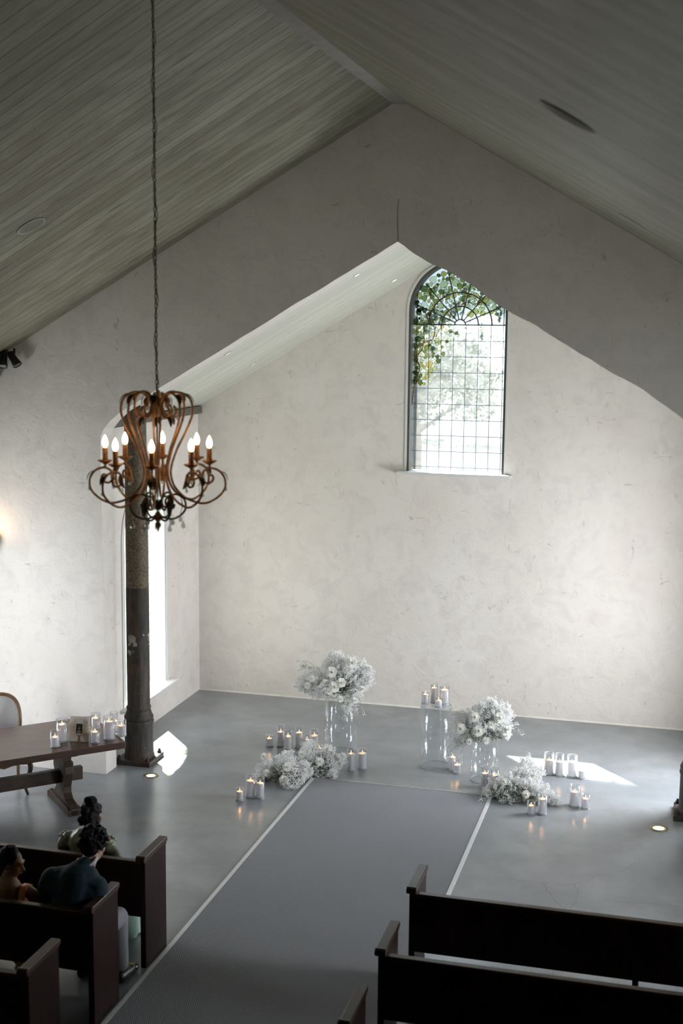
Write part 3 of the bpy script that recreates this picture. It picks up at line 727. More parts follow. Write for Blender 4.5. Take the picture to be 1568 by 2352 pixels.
def TRS(loc, rx=0, ry=0, rz=0): return Matrix.Translation(Vector(loc)) @ Matrix.Rotation(rz, 4, 'Z') @ Matrix.Rotation(ry, 4, 'Y') @ Matrix.Rotation(rx, 4, 'X')
def solid(o, th=.002): md = o.modifiers.new('thick', 'SOLIDIFY'); md.thickness = th; return o
arm0 = thing('arm', '', None); arm0.parent = ch; del arm0['label']
for pz in (1,):
    body = MB().tube(spline([(r, 0, z) for r, z in ARM], 5), .0088, 8).build('scroll_rod', BRONZE, arm0, True)
    cx_, cz_ = PR(492, 915)
    MB().lathe([(.0, -.045), (.012, -.04), (.008, -.028), (.018, -.018), (.040, -.006), (.054, .004), (.056, .009), (.050, .008), (.018, -.002), (.016, .006), (0, .006)], 22, (cx_, 0, cz_)).build('drip_pan', BRONZE, arm0, True)
    MB().lathe([(.0195, .0), (.0195, .098), (.015, .104), (0, .104)], 16, (cx_, 0, cz_)).build('candle_sleeve', BRONZE, arm0, True)
    MB().lathe([(.009, 0), (.017, .012), (.0215, .030), (.0195, .052), (.011, .074), (.004, .088), (.0, .094)], 16, (cx_, 0, cz_ + .102)).build('bulb', BULB, arm0, True)
    for (rr, yy, L, wd, curl, rx, ry, ms) in [(250, 275, .085, .026, 1.0, 0, R(95), DARKBRONZE), (120, 300, .07, .02, .8, 0, R(150), BRONZE), (430, 1010, .10, .030, .9, 0, R(172), BRONZE), (600, 1010, .07, .022, .9, 0, R(110), DARKBRONZE), (150, 480, .075, .02, .9, 0, R(120), DARKBRONZE)]:
        a, b = PR(rr, yy); solid(place(acanthus(L * 1.3, wd * 1.25, curl), TRS((a, 0, b), rx, ry)).build('leaf', ms, arm0, True, fix=False))
    def crystal(loc, L=.045, rad=.014, parent=ch, chain=.03):
        mb = MB(); mb.lathe([(0, -chain - L), (rad * .75, -chain - L * .88), (rad, -chain - L * .68), (rad * .6, -chain - L * .3), (.002, -chain), (0, -chain + .001)], 8, loc)
        mb.ell((loc[0], loc[1], loc[2] - chain * .55), (.005, .005, .005), 6, 5); mb.tube([loc, (loc[0], loc[1], loc[2] - chain)], .0008, 4)
        return mb.build('crystal_drop', CRYSTAL, parent)
    a, b = PR(648, 1100); crystal((a, 0, b), .04, .012, arm0, .035)
    a, b = PR(420, 1060); crystal((a, 0, b), .045, .013, arm0, .05)
angs = [R(-6 + 45 * k) + R(22.9) for k in range(8)]
for k, a in enumerate(angs):
    o = arm0 if k == 0 else copy_tree(arm0, ch)
    o.rotation_euler = (0, 0, a)
LOW = [PR(*p) for p in [(30, 1440), (120, 1468), (205, 1440), (262, 1370), (252, 1280), (185, 1232), (105, 1245), (72, 1300), (95, 1355), (145, 1362), (160, 1325)]]
low0 = thing('lower_scroll', '', None); low0.parent = ch; del low0['label']
MB().tube(spline([(r, 0, z) for r, z in LOW], 5), .0080, 8).build('scroll_rod', DARKBRONZE, low0, True)
a, b = PR(215, 1260); solid(place(acanthus(.13, .026, .5), TRS((a, 0, b), 0, R(165))).build('leaf', DARKBRONZE, low0, True, fix=False))
a, b = PR(240, 1420); crystal((a, 0, b), .062, .018, low0, .05)
for k in range(6):
    o = low0 if k == 0 else copy_tree(low0, ch); o.rotation_euler = (0, 0, R(20 + 60 * k))
MB().lathe([(.004, .62), (.006, .58), (.012, .575), (.006, .56), (.006, -.30), (.018, -.32), (.036, -.345), (.040, -.36), (.022, -.375), (.012, -.385), (.022, -.40), (.024, -.415), (.010, -.44), (.0, -.47)], 20).build('centre_stem', BRONZE, ch, True)
for k in range(6):
    solid(place(acanthus(.10, .026, .5), TRS((.03 * math.cos(k * PI / 3), .03 * math.sin(k * PI / 3), .47), 0, R(10), k * PI / 3)).build('crown_leaf', DARKBRONZE, ch, True, fix=False))
for k in range(5):
    solid(place(acanthus(.09, .02, .4), TRS((.02 * math.cos(k * 1.257), .02 * math.sin(k * 1.257), -.22), 0, R(170), k * 1.257)).build('stem_leaf', DARKBRONZE, ch, True, fix=False))
for (x, y, z) in [(.0, -.03, -.36), (-.06, -.05, -.36), (.1, .05, -.33), (.22, -.1, -.28), (-.2, .1, -.28)]: crystal((x, y, z), .055, .016, ch, .03)
# chain and cord up to the ceiling
ztop = (ZG - .06 - CH.z) / CS; z = .60; mb = MB(); i = 0
while z < ztop:
    pts = []
    for k in range(13):
        a = 2 * PI * k / 12; u = .0085 * math.cos(a); v = .021 * math.sin(a)
        pts.append((u, 0, z + .02 + v) if i % 2 else (0, u, z + .02 + v))
    mb.tube(pts, .0034, 5, False); z += .0345; i += 1
mb.build('chain', DARKBRONZE, ch, True)
pts = [(.010 * math.sin(s_ * .6) + .006 * math.sin(s_ * 1.7), .012 * math.cos(s_ * .55), .58 + s_ * (ztop - .58) / 60) for s_ in range(61)]
MB().tube(spline(pts, 3), .0028, 6).build('power_cord', plain('brown_cord', (.045, .038, .03), .7), ch, True)
MB().lathe([(.06, ztop + .03), (.055, ztop - .0), (.02, ztop - .03), (.008, ztop - .035)], 24).build('ceiling_rose', DARKBRONZE, ch, True)

# ------------------------------------------------------------------ pews
def make_pew(x0, x1, aisle, label):
    # local: y=0 is the back face, seat towards +y, aisle end at x0 (aisle=+1 means aisle end at max x)
    L = x1 - x0
    t = thing('pew', label, 'pew', (x0, 0, 0), 0, 'dark wooden pews')
    for xa in (0, L - .045):
        MB().prism([(0.0, 0), (.42, 0), (.42, .875), (.40, .885), (.0, .885)], 'x', xa, xa + .045).build('end_panel', PEW, t, bevel=.004)
        cap = MB(); cap.prism([(-.035 + .0, .885), (.43, .885), (.43, .905), (.425, .925), (-.02, .925), (-.04, .915)], 'x', xa - .012, xa + .057)
        cap.tube([(xa - .016, -.022, .905), (xa + .061, -.022, .905)], .028, 14)
        cap.build('end_cap', PEWCAP, t, bevel=.006)
        MB().box(xa - .006, xa + .051, .0, .42, .862, .885).build('moulding', PEW, t, bevel=.005)
    MB().box(.045, L - .045, .0, .03, .42, .85).build('backrest', PEW, t)
    MB().box(.045, L - .045, -.014, .046, .85, .875).build('top_rail', PEWCAP, t, bevel=.008)
    MB().box(.045, L - .045, .03, .42, .42, .45).build('seat', PEW, t, bevel=.006)
    MB().box(.045, L - .045, .10, .125, .02, .42).build('kickboard', PEW, t) if False else None
    if L > 4: pass
    MB().box(L / 2 - .02, L / 2 + .02, .05, .38, 0, .42).build('centre_leg', PEW, t)
    return t
pl = make_pew(-7.2, -3.92, 1, 'dark wooden pew on the left, front row nearest the flowers'); pl.location.y = 8.97
o = copy_tree(pl); o.location.y = 8.05; o['label'] = 'dark wooden pew on the left, second row where the man in the suit sits'
o = copy_tree(pl); o.location.y = 7.11; o['label'] = 'dark wooden pew on the left, third row at the bottom left corner'
pr_ = make_pew(-1.835, 1.45, -1, 'dark wooden pew on the right, front row with bare floor before it'); pr_.location.y = 9.0
o = copy_tree(pr_); o.location.y = 8.0; o['label'] = 'dark wooden pew on the right, second row behind the front one'
o = copy_tree(pr_); o.location.y = 7.06; o['label'] = 'dark wooden pew on the right, only its end cap shows at the bottom edge'

# ------------------------------------------------------------------ trestle table (long axis at 44 degrees)
TA = math.atan2(.71, .72)                       # local +x points to the right end
TC = Vector((-5.80, 12.36, 0))                  # middle of right end edge
tb = thing('trestle_table', 'dark walnut trestle table with thick top and carved legs beside the plaster wall', 'table', TC, TA)
MB().box(-2.6, 0, -.52, .52, .69, .76).build('table_top', TABLEW, tb, bevel=.006)
def leg_profile():
    half = [(.36, .0), (.36, .07), (.30, .10), (.18, .13), (.13, .18), (.125, .24), (.16, .32), (.20, .40), (.19, .47), (.14, .53), (.145, .58), (.20, .63)]
    return [(a, z) for a, z in half] + [(-a, z) for a, z in half[::-1]]
for xl in (-.50, -2.1):
    MB().prism(leg_profile(), 'x', xl - .045, xl + .045).build('trestle_leg', OAKW, tb, bevel=.006)
    MB().prism([(-.36, .0), (.36, .0), (.36, .06), (.30, .085), (-.30, .085), (-.36, .06)], 'x', xl - .07, xl + .07).build('foot', OAKW, tb, bevel=.008)
    MB().prism([(-.42, .69), (.42, .69), (.42, .66), (.37, .65), (.34, .625), (-.34, .625), (-.37, .65), (-.42, .66)], 'x', xl - .05, xl + .05).build('bearer', OAKW, tb, bevel=.005)
MB().box(-2.30, -.30, -.035, .035, .26, .40).build('stretcher', OAKW, tb, bevel=.006)
MB().box(-.43, -.405, -.05, .05, .30, .47).build('wedge', OAKW, tb, bevel=.004)

# ------------------------------------------------------------------ louis style chair behind the table
LINEN = plain('grey_linen', (.50, .49, .49), .9, 0, 120, .06, .2)
chr_ = thing('side_chair', 'upholstered wooden chair with rounded grey linen back behind the table', 'chair', (-7.00, 12.22, 0), R(37))
# local: +y is the back, seat centre at origin
fr = MB(); O = []; I = []
for k in range(41):
    a = -PI * .15 + PI * 1.3 * k / 40; ca, sa = math.cos(a), math.sin(a)
    sx = abs(ca) ** .75 * (1 if ca >= 0 else -1); sz = abs(sa) ** .75 * (1 if sa >= 0 else -1)
    O.append(Vector((.25 * sx, .27 + .06 * sz, .72 + .26 * sz)))
fr.tube(O, .021, 8); fr.tube([O[0], O[-1]], .02, 8); fr.build('back_frame', CHAIRW, chr_, True)
mb = MB(); cpt = Vector((0, .268, .72)); inn = [cpt + (p - cpt) * .94 for p in O]
mb.add([p + Vector((0, -.012, 0)) for p in inn] + [p + Vector((0, .014, 0)) for p in inn] + [cpt + Vector((0, -.035, .02)), cpt + Vector((0, .022, .02))],
       [(i, (i + 1) % 41, 82) for i in range(41)] + [(41 + (i + 1) % 41, 41 + i, 83) for i in range(41)] + [(i, i + 41, (i + 1) % 41 + 41, (i + 1) % 41) for i in range(41)])
mb.build('back_cushion', LINEN, chr_, True)
MB().prism([(-.27, -.24), (.27, -.24), (.23, .24), (-.23, .24)], 'z', .38, .43).build('seat_frame', CHAIRW, chr_, bevel=.01)
MB().prism([(-.25, -.22), (.25, -.22), (.21, .22), (-.21, .22)], 'z', .43, .50).build('seat_cushion', LINEN, chr_, bevel=.03)
ap = MB().prism([(-.26, .38), (.26, .38), (.24, .34), (.12, .35), (0, .315), (-.12, .35), (-.24, .34)], 'y', -.25, -.225); ap.build('apron', CHAIRW, chr_)
for sx in (-1, 1):
    MB().tube(spline([(sx * .24, -.21, .40), (sx * .275, -.25, .32), (sx * .255, -.23, .20), (sx * .225, -.20, .08), (sx * .245, -.225, .0)], 6), [.033 - .0008 * i for i in range(25)], 8).build('front_leg', OAKW, chr_, True)
    MB().tube([(sx * .21, .22, .40), (sx * .215, .25, .2), (sx * .22, .29, .0)], [.024, .02, .017], 8).build('rear_leg', CHAIRW, chr_, True)
    MB().tube([(sx * .22, .22, .42), (sx * .225, .255, .52)], .02, 8).build('back_post', CHAIRW, chr_, True)

# ------------------------------------------------------------------ candle vases
def vase_proto(r, h):
    mb = MB(); tk = .003
    mb.lathe([(r * .25, 0), (r - .004, 0), (r, .005), (r, h), (r - tk, h), (r - tk, .014), (r * .25, .012)], 28)
    return mb
def candle(x, y, z, r, h, wax, ph, n_):
    v = vase_proto(r, h).build('glass_vase', VASE, None, True); v.location = (x, y, z)
    rim = MB(); rim.lathe([(r - .0035, h - .001), (r + .0006, h - .001), (r + .0006, h + .0015), (r - .0035, h + .0015)], 28, closed=True); ro = rim.build('rim', ACRIM, v, True)
    rim2 = MB(); rim2.lathe([(r * .3, .0005), (r + .0004, .0005), (r + .0004, .008), (r * .3, .008)], 28, closed=True); rim2.build('base', ACRIM, v, True)
    tag(v, 'clear glass vase, ' + ph, 'vase', 'glass candle vases')
    t = thing('pillar_candle', 'lit white pillar candle, ' + ph, 'candle', (x, y, z + .0155), 0, 'lit white pillar candles')
    rw = r - .0055
    MB().lathe([(rw * .98, 0), (rw, .004), (rw, wax - .004), (rw - .004, wax), (rw * .4, wax - .004), (0, wax - .006)], 26).build('wax', WAX, t, True)
    MB().tube([(0, 0, wax - .006), (.001, 0, wax + .010)], .0013, 5).build('wick', WICK, t)
    MB().lathe([(0, 0), (.0035, .004), (.0046, .010), (.0030, .020), (.0010, .028), (0, .032)], 10, (0, 0, wax + .006)).build('flame', FLAME, t, True)
    if True:
        l = bpy.data.lights.new('flame_light', 'POINT'); l.energy = .3; l.color = (1, .55, .25); l.shadow_soft_size = .008
        lo = bpy.data.objects.new('flame_light', l); COL.objects.link(lo); lo.parent = t; lo.location = (0, 0, wax + .02)
CANDLES = [
    (-4.697, 14.473, 0, .046, .135, .085, 'leftmost and short, in the back row behind the left floor flowers'),
    (-4.567, 14.52, 0, .048, .255, .165, 'second from left in the back row behind the left floor flowers'),
    (-4.448, 14.43, 0, .056, .222, .150, 'widest and third from left in the back row'),
    (-4.338, 14.525, 0, .048, .260, .175, 'fourth from left in the back row behind the left floor flowers'),
    (-4.262, 14.60, 0, .041, .140, .070, 'small one half hidden by blooms left of the tall plinth'),
    (-4.150, 14.53, 0, .058, .232, .155, 'wide one half hidden by blooms left of the tall plinth'),
    (-4.024, 14.30, 0, .040, .130, .080, 'standing in front of the tall plinth behind the blooms'),
    (-3.543, 13.93, 0, .046, .250, .180, 'slimmer of the two right of the tall plinth'),
    (-3.433, 14.02, 0, .055, .225, .165, 'wider of the two right of the tall plinth'),
    (-4.440, 12.67, 0, .045, .125, .080, 'shortest of the three in front of the left floor flowers'),
    (-4.362, 12.80, 0, .054, .236, .165, 'middle of the three in front of the left floor flowers'),
    (-4.248, 12.78, 0, .047, .230, .155, 'rightmost of the three in front of the left floor flowers'),
    (-2.786, 14.38, .72, .044, .139, .095, 'left one on top of the middle plinth'),
    (-2.692, 14.43, .72, .045, .225, .165, 'tallest and slim on top of the middle plinth'),
    (-2.571, 14.42, .72, .056, .216, .155, 'widest on top of the middle plinth at right'),
    (-2.610, 14.27, .72, .043, .112, .065, 'smallest at the front on top of the middle plinth'),
    (-2.432, 14.255, 0, .044, .170, .140, 'back one of the pair between the middle and right plinths'),
    (-2.362, 14.16, 0, .047, .150, .088, 'front one of the pair between the middle and right plinths'),
    (-1.992, 13.79, 0, .050, .235, .150, 'left one of the two below the right plinth'),
    (-1.878, 13.77, 0, .049, .238, .145, 'right one of the two below the right plinth beside the flowers'),
    (-1.800, 13.87, 0, .038, .110, .070, 'tiny one half buried in the right floor flowers'),
    (-1.405, 13.13, 0, .044, .135, .080, 'short one in front of the right floor flowers'),
    (-1.293, 13.17, 0, .050, .205, .150, 'taller one in front of the right floor flowers'),
    (-1.473, 14.37, 0, .044, .115, .080, 'small one behind the upper tip of the right floor flowers'),
    (-1.358, 14.44, 0, .057, .245, .150, 'leftmost tall one standing in the sun patch'),
    (-1.238, 14.41, 0, .048, .255, .150, 'slim middle one standing in the sun patch'),
    (-1.098, 14.42, 0, .059, .248, .160, 'widest one standing in the sun patch'),
    (-.978, 14.38, 0, .047, .105, .080, 'short one at the right end of the sun patch row'),
    (-.990, 13.50, 0, .058, .232, .145, 'wider of the pair on bare floor right of the right flowers'),
    (-.872, 13.46, 0, .048, .156, .095, 'shorter of the pair on bare floor right of the right flowers'),
    (-6.060, 11.655, .76, .050, .160, .085, 'shortest at left of the photo frame on the table'),
    (-6.068, 11.83, .76, .062, .230, .165, 'tall and wide at left of the photo frame on the table'),
    (-5.732, 11.895, .76, .051, .155, .095, 'short front one right of the photo frame on the table'),
    (-5.835, 12.13, .76, .049, .225, .165, 'tall back one right of the photo frame on the table'),
    (-5.645, 12.045, .76, .062, .232, .170, 'widest and tall at the right table end'),
    (-5.560, 12.165, .76, .048, .165, .095, 'short rightmost one at the table end'),
    (-5.690, 12.27, .76, .048, .210, .105, 'back one standing near the far corner of the table end'),
]
for i, (x, y, z, r, h, wx, ph) in enumerate(CANDLES): candle(x, y, z, r, h, wx, ph, i)

# ------------------------------------------------------------------ photo frame on the table
fr_a = TA - R(38)
FRL = Vector((-5.895, 11.86, .763))
pf = thing('photo_frame', 'cream photo frame with golden tree artwork around a dark portrait, on the table', 'photo frame', FRL, R(12))
lean = Matrix.Rotation(R(-14), 4, 'X')
def PF(mb): mb.v = [lean @ v for v in mb.v]; return mb
PF(MB().box(-.10, .10, -.006, .006, .0, .255)).build('board', plain('cream_board', (.66, .65, .60), .6, 0, 40, .04), pf, bevel=.002)
PF(MB().box(-.040, .036, -.0085, -.006, .072, .186)).build('portrait_mount', plain('cream_mount', (.75, .74, .70), .6), pf)
PF(MB().box(-.035, .031, -.0095, -.0085, .078, .180)).build('portrait', plain('dark_green_print', (.018, .030, .026), .35), pf)
hd = MB(); hd.ell((-.002, -.0102, .132), (.0105, .0008, .014), 14, 8); hd.ell((-.002, -.0102, .096), (.023, .0008, .017), 14, 8)
PF(hd).build('portrait_figure', plain('print_grey', (.20, .20, .18), .5), pf, True)
hh = MB(); hh.ell((-.002, -.0099, .143), (.0165, .0006, .015), 14, 8); PF(hh).build('portrait_hair', plain('print_black', (.008, .010, .010), .5), pf, True)
tw = MB(); rt = random.Random(4)
tw.prism([(-.016, .0), (.016, .0), (.010, .03), (.013, .055), (.035, .066), (.03, .070), (.0, .064), (-.03, .070), (-.035, .066), (-.013, .055), (-.010, .03)], 'y', -.0078, -.0062)
for k in range(26):
    sx = rt.choice((-1, 1)); x0 = sx * rt.uniform(.02, .06); z0 = rt.uniform(.055, .2); x1 = x0 + sx * rt.uniform(.01, .03); z1 = z0 + rt.uniform(.01, .035)
    if abs(x1) > .09 or (abs(x1) < .045 and z1 < .19): x1 = sx * .07
    tw.tube([(x0, -.0068, z0), ((x0 + x1) / 2, -.0068, z0 + .012), (x1, -.0068, min(z1, .24))], .0011, 4)
for k in range(420):
    x = rt.uniform(-.088, .088); z = rt.uniform(.045, .238)
    if abs(x + .002) < .044 and z < .192 and z > .06: continue
    if (x / .095) ** 2 + ((z - .14) / .11) ** 2 > 1.05 or (z < .06 and abs(x) < .03): continue
    a = rt.uniform(0, PI); tw.add([Vector((x + .0042 * math.cos(a + q * PI / 2) * (1 if q % 2 == 0 else .4), -.0070, z + .0042 * math.sin(a + q * PI / 2) * (1 if q % 2 == 0 else .4))) for q in range(4)], [(0, 1, 2, 3)])
PF(tw).build('tree_artwork', plain('gold_ink', (.30, .21, .12), .45, .3), pf, fix=False)

# ------------------------------------------------------------------ plinths
def plinth(x, y, r, h, label, closed=True):
    t = thing('acrylic_plinth', label, 'plinth', (x, y, 0), 0, 'clear acrylic cylinder plinths')
    MB().lathe([(r, .0), (r, h), (r - .006, h), (r - .006, 0)], 56, closed=True).build('cylinder_wall', ACRYL, t, True)
    MB().lathe([(0, h - .012), (r - .007, h - .012), (r - .007, h - .001), (0, h - .001)], 48).build('top_disc', ACRYL, t)
    for z0 in (0.0005, h - .004):
        MB().lathe([(r - .0065, z0), (r + .0008, z0), (r + .0008, z0 + .0035), (r - .0065, z0 + .0035)], 56, closed=True).build('rim', ACRIM, t, True)
    return t
plinth(-3.813, 14.50, .198, .72, 'tallest-looking clear acrylic cylinder under the left flower arrangement')
plinth(-2.650, 14.355, .179, .72, 'clear acrylic cylinder in the middle carrying four candles')
plinth(-2.035, 14.04, .153, .47, 'shorter clear acrylic cylinder under the right flower arrangement')

# ------------------------------------------------------------------ flowers
def rose_mesh(s=.05, seed=0):
    r_ = random.Random(seed); mb = MB()
    for layer, (n, rr, tilt, hgt) in enumerate([(3, .10, .05, .70), (4, .20, .12, .74), (5, .34, .25, .72), (6, .52, .5, .62), (7, .72, .85, .48)]):
        for k in range(n):
            a = 2 * PI * k / n + layer * .7 + r_.uniform(-.15, .15); vs = []; N = 5
            for i in range(N):
                v = i / (N - 1)
                for j in range(N):
                    u = j / (N - 1) * 2 - 1; wd = rr * 1.05 * math.sin(PI * (.18 + .66 * v)) * (1.0)
                    out = rr * (.25 + .75 * v) + math.sin(tilt) * v * v * .35; z = hgt * v * math.cos(tilt * .8) + (.10 if v < 1 else 0) * (1 - u * u) - .1 * v * v * tilt
                    p = Vector((out - .25 * rr * u * u, u * wd, z)) * s; vs.append(Matrix.Rotation(a, 3, 'Z') @ p)
            mb.add(vs, [(i * N + j, i * N + j + 1, (i + 1) * N + j + 1, (i + 1) * N + j) for i in range(N - 1) for j in range(N - 1)])
    return mb
_roses = {}
def rose(parent, p, d, s, name='rose'):
    key = (name, round(s, 2))
    if key not in _roses: _roses[key] = rose_mesh(1.0, 3).build(name, PETAL, None, True, fix=False).data; bpy.data.objects.remove(bpy.data.objects[name] if False else [o for o in COL.objects if o.data == _roses[key]][0])
    o = bpy.data.objects.new(name, _roses[key]); COL.objects.link(o); o.parent = parent; o.location = p; o.scale = (s, s, s)
    o.rotation_euler = Vector(d).to_track_quat('Z', 'Y').to_euler(); return o
OCT = [Vector(v) for v in ((1, 0, 0), (-1, 0, 0), (0, 1, 0), (0, -1, 0), (0, 0, 1), (0, 0, -1))]
OCF = [(0, 2, 4), (2, 1, 4), (1, 3, 4), (3, 0, 4), (2, 0, 5), (1, 2, 5), (3, 1, 5), (0, 3, 5)]
def arrangement(label, loc, lobes, roses_, root, nspr, seed, group, sprays=(), base=None, core=.5):
    r_ = random.Random(seed); t = thing('flower_arrangement', label, 'flowers', loc, 0, group); L = Vector(loc)
    bl = MB(); stm = MB(); dk = MB(); root = Vector(root) - L
    tot = sum(b[3] ** 2 for b in lobes)
    for (lx, ly, lz, lr) in lobes:
        c = Vector((lx, ly, lz)) - L; n = max(3, int(2.8 * nspr * lr * lr / tot))
        for k in range(n):
            d = rng_dir(r_); p = c + Vector((d.x, d.y, d.z * .9)) * lr * (r_.uniform(.55, 1.0) if r_.random() < .75 else r_.uniform(.2, .6))
            if p.z + L.z < .012: p.z = .012 - L.z + r_.random() * .03
            if r_.random() < .22:
                mid = root.lerp(p, .5) + Vector((r_.uniform(-.02, .02), r_.uniform(-.02, .02), .02))
                stm.tube([root + (p - root) * .25, mid, p], .0011, 3, False)
            for q in range(r_.randint(9, 14)):
                o_ = rng_dir(r_) * .026 * r_.random() ** .5; s_ = r_.uniform(.0042, .0068); pp = p + o_
                if pp.z + L.z < .006: pp.z = .006 - L.z
                bl.add([pp + v * s_ for v in OCT], OCF)
    for (pts) in sprays:
        P = spline([Vector(p) - L for p in pts], 6); stm.tube(P, .0016, 4)
        for q in range(46):
            pp = P[-1 - int(abs(r_.gauss(0, 4.5))) % len(P)] + rng_dir(r_) * .032 * r_.random() ** .4; s_ = r_.uniform(.0034, .0056)
            bl.add([pp + v * s_ for v in OCT], OCF)
    for k in range(420):
        d = rng_dir(r_); p = root + Vector((d.x, d.y, abs(d.z) * .7)) * core * .26 * r_.random() ** .5 + Vector((0, 0, .02))
        if p.z + L.z < .004: p.z = .004 - L.z
        u = rng_dir(r_) * .016; v = u.orthogonal().normalized() * .006; dk.add([p - u, p - v, p + u, p + v], [(0, 1, 2, 3)])
    b = bl.build('babys_breath_blooms', BLOOM, t, fix=False); b['kind'] = 'stuff'
    s_ = stm.build('stems', STEM, t, fix=False); s_['kind'] = 'stuff'
    d_ = dk.build('foliage', DARKLEAF, t, fix=False); d_['kind'] = 'stuff'
    if base: MB().lathe([(0, 0), (base, 0), (base, .035), (base * .8, .06), (0, .065)], 20, root).build('foam_base', DARKLEAF, t)
    for (p, d, sc) in roses_:
        p = Vector(p) - L; rose(t, p, d, sc)
    return t
def toC(p): return (CAM_LOC - Vector(p)).normalized()
ra = [((-3.785, 14.12, 1.09), .068), ((-3.735, 14.06, .935), .072), ((-4.14, 14.2, 1.12), .045), ((-4.05, 14.2, 1.10), .048), ((-4.02, 14.15, .985), .045), ((-4.06, 14.1, .915), .045), ((-3.85, 14.1, .965), .045), ((-3.57, 14.2, 1.20), .07), ((-3.665, 14.1, .98), .06), ((-3.80, 14.08, .875), .045), ((-3.51, 14.12, .78), .04), ((-3.66, 14.05, .80), .04), ((-3.44, 14.2, .90), .038)]
A1 = arrangement('large cloud of white babys breath and roses on the left acrylic cylinder', (-3.81, 14.45, .722),
    [(-3.84, 14.45, 1.14, .15), (-3.80, 14.45, 1.0, .22), (-4.05, 14.4, .93, .16), (-4.18, 14.38, .86, .13), (-3.60, 14.4, 1.06, .19), (-3.48, 14.42, .95, .14), (-3.55, 14.35, .80, .12), (-3.92, 14.3, .85, .12), (-3.62, 14.22, .66, .075), (-4.0, 14.3, .80, .11), (-3.44, 14.42, 1.05, .09)],
    [(p, Vector(toC(p)) + Vector((p[0] + 3.8, 0, .3)) * .9, s) for p, s in ra], (-3.80, 14.40, .76), 620, 21, 'babys breath arrangements',
    [[(-3.9, 14.4, .9), (-4.1, 14.4, 1.10), (-4.28, 14.35, 1.13)], [(-3.9, 14.4, .9), (-4.05, 14.4, 1.05), (-4.25, 14.3, 1.03)], [(-3.6, 14.3, .8), (-3.45, 14.2, .75), (-3.40, 14.15, .62)], [(-3.65, 14.3, .75), (-3.60, 14.2, .65), (-3.64, 14.15, .56)], [(-3.6, 14.3, .75), (-3.50, 14.2, .72), (-3.49, 14.15, .64)]], core=.9)
rb = [((-2.27, 13.78, .66), .066), ((-2.07, 13.76, .66), .068), ((-2.12, 13.8, .80), .062), ((-1.86, 13.85, .80), .066), ((-1.94, 13.8, .73), .045), ((-1.765, 13.85, .68), .045), ((-1.78, 13.85, .605), .04), ((-1.99, 13.78, .55), .045), ((-2.17, 13.78, .525), .04), ((-1.80, 13.83, .65), .042)]
A2 = arrangement('full dome of white babys breath and roses on the short right acrylic cylinder', (-2.035, 14.04, .472),
    [(-1.98, 14.05, .83, .16), (-1.85, 14.05, .80, .14), (-2.12, 14.05, .72, .17), (-2.30, 14.03, .70, .12), (-2.28, 13.98, .55, .12), (-1.85, 14.0, .65, .14), (-2.03, 13.98, .64, .17), (-2.33, 13.95, .44, .09), (-1.80, 14.0, .58, .08)],
    [(p, Vector(toC(p)) + Vector((p[0] + 2.03, 0, .3)) * .9, s) for p, s in rb], (-2.03, 14.0, .51), 520, 22, 'babys breath arrangements',
    [[(-1.9, 14, .6), (-1.72, 13.95, .68), (-1.60, 13.9, .62)], [(-1.9, 14, .65), (-1.72, 13.95, .72), (-1.66, 13.9, .74)], [(-2.2, 13.95, .5), (-2.38, 13.9, .38), (-2.42, 13.85, .28)], [(-2.2, 13.95, .5), (-2.28, 13.88, .36), (-2.26, 13.84, .26)], [(-2.25, 14, .65), (-2.38, 14.0, .80), (-2.42, 14.0, .86)], [(-2.2, 14, .6), (-2.36, 13.95, .45), (-2.46, 13.9, .36)]], core=.8)
rc = [((-4.08, 13.32, .22), .052), ((-4.10, 13.25, .10), .050), ((-4.32, 13.35, .12), .045), ((-4.40, 13.50, .25), .045)]
A3 = arrangement('low mound of babys breath on the floor, nearest the left carpet corner', (-4.14, 13.48, 0),
    [(-4.14, 13.5, .12, .16), (-4.28, 13.5, .13, .15), (-4.02, 13.42, .10, .15), (-4.40, 13.5, .08, .11), (-4.05, 13.32, .05, .12), (-3.96, 13.55, .13, .12), (-4.16, 13.6, .2, .12), (-4.42, 13.4, .06, .08)],
    [(p, Vector(toC(p)) + Vector((p[0] + 4.14, 0, .2)), s) for p, s in rc], (-4.10, 13.38, .03), 470, 23, 'babys breath arrangements',
    [[(-4.2, 13.4, .1), (-4.35, 13.35, .2), (-4.38, 13.5, .24)]], core=.75)
rd = [((-3.76, 13.66, .19), .05), ((-3.98, 13.70, .24), .045)]
A4 = arrangement('low mound of babys breath on the floor, in front of the tall left plinth', (-3.82, 13.86, 0),
    [(-3.84, 13.88, .12, .16), (-3.68, 13.86, .09, .13), (-3.95, 13.9, .18, .13), (-3.99, 14.0, .25, .09), (-3.75, 13.95, .20, .11), (-3.60, 13.92, .15, .09), (-3.78, 13.76, .05, .12), (-3.64, 13.72, .03, .08)],
    [(p, Vector(toC(p)) + Vector((p[0] + 3.8, 0, .2)), s) for p, s in rd], (-3.80, 13.78, .03), 420, 24, 'babys breath arrangements', core=.75)
re_ = [((-1.46, 13.50, .12), .048), ((-1.70, 13.55, .22), .045), ((-1.40, 13.62, .30), .035), ((-1.88, 13.62, .06), .045)]
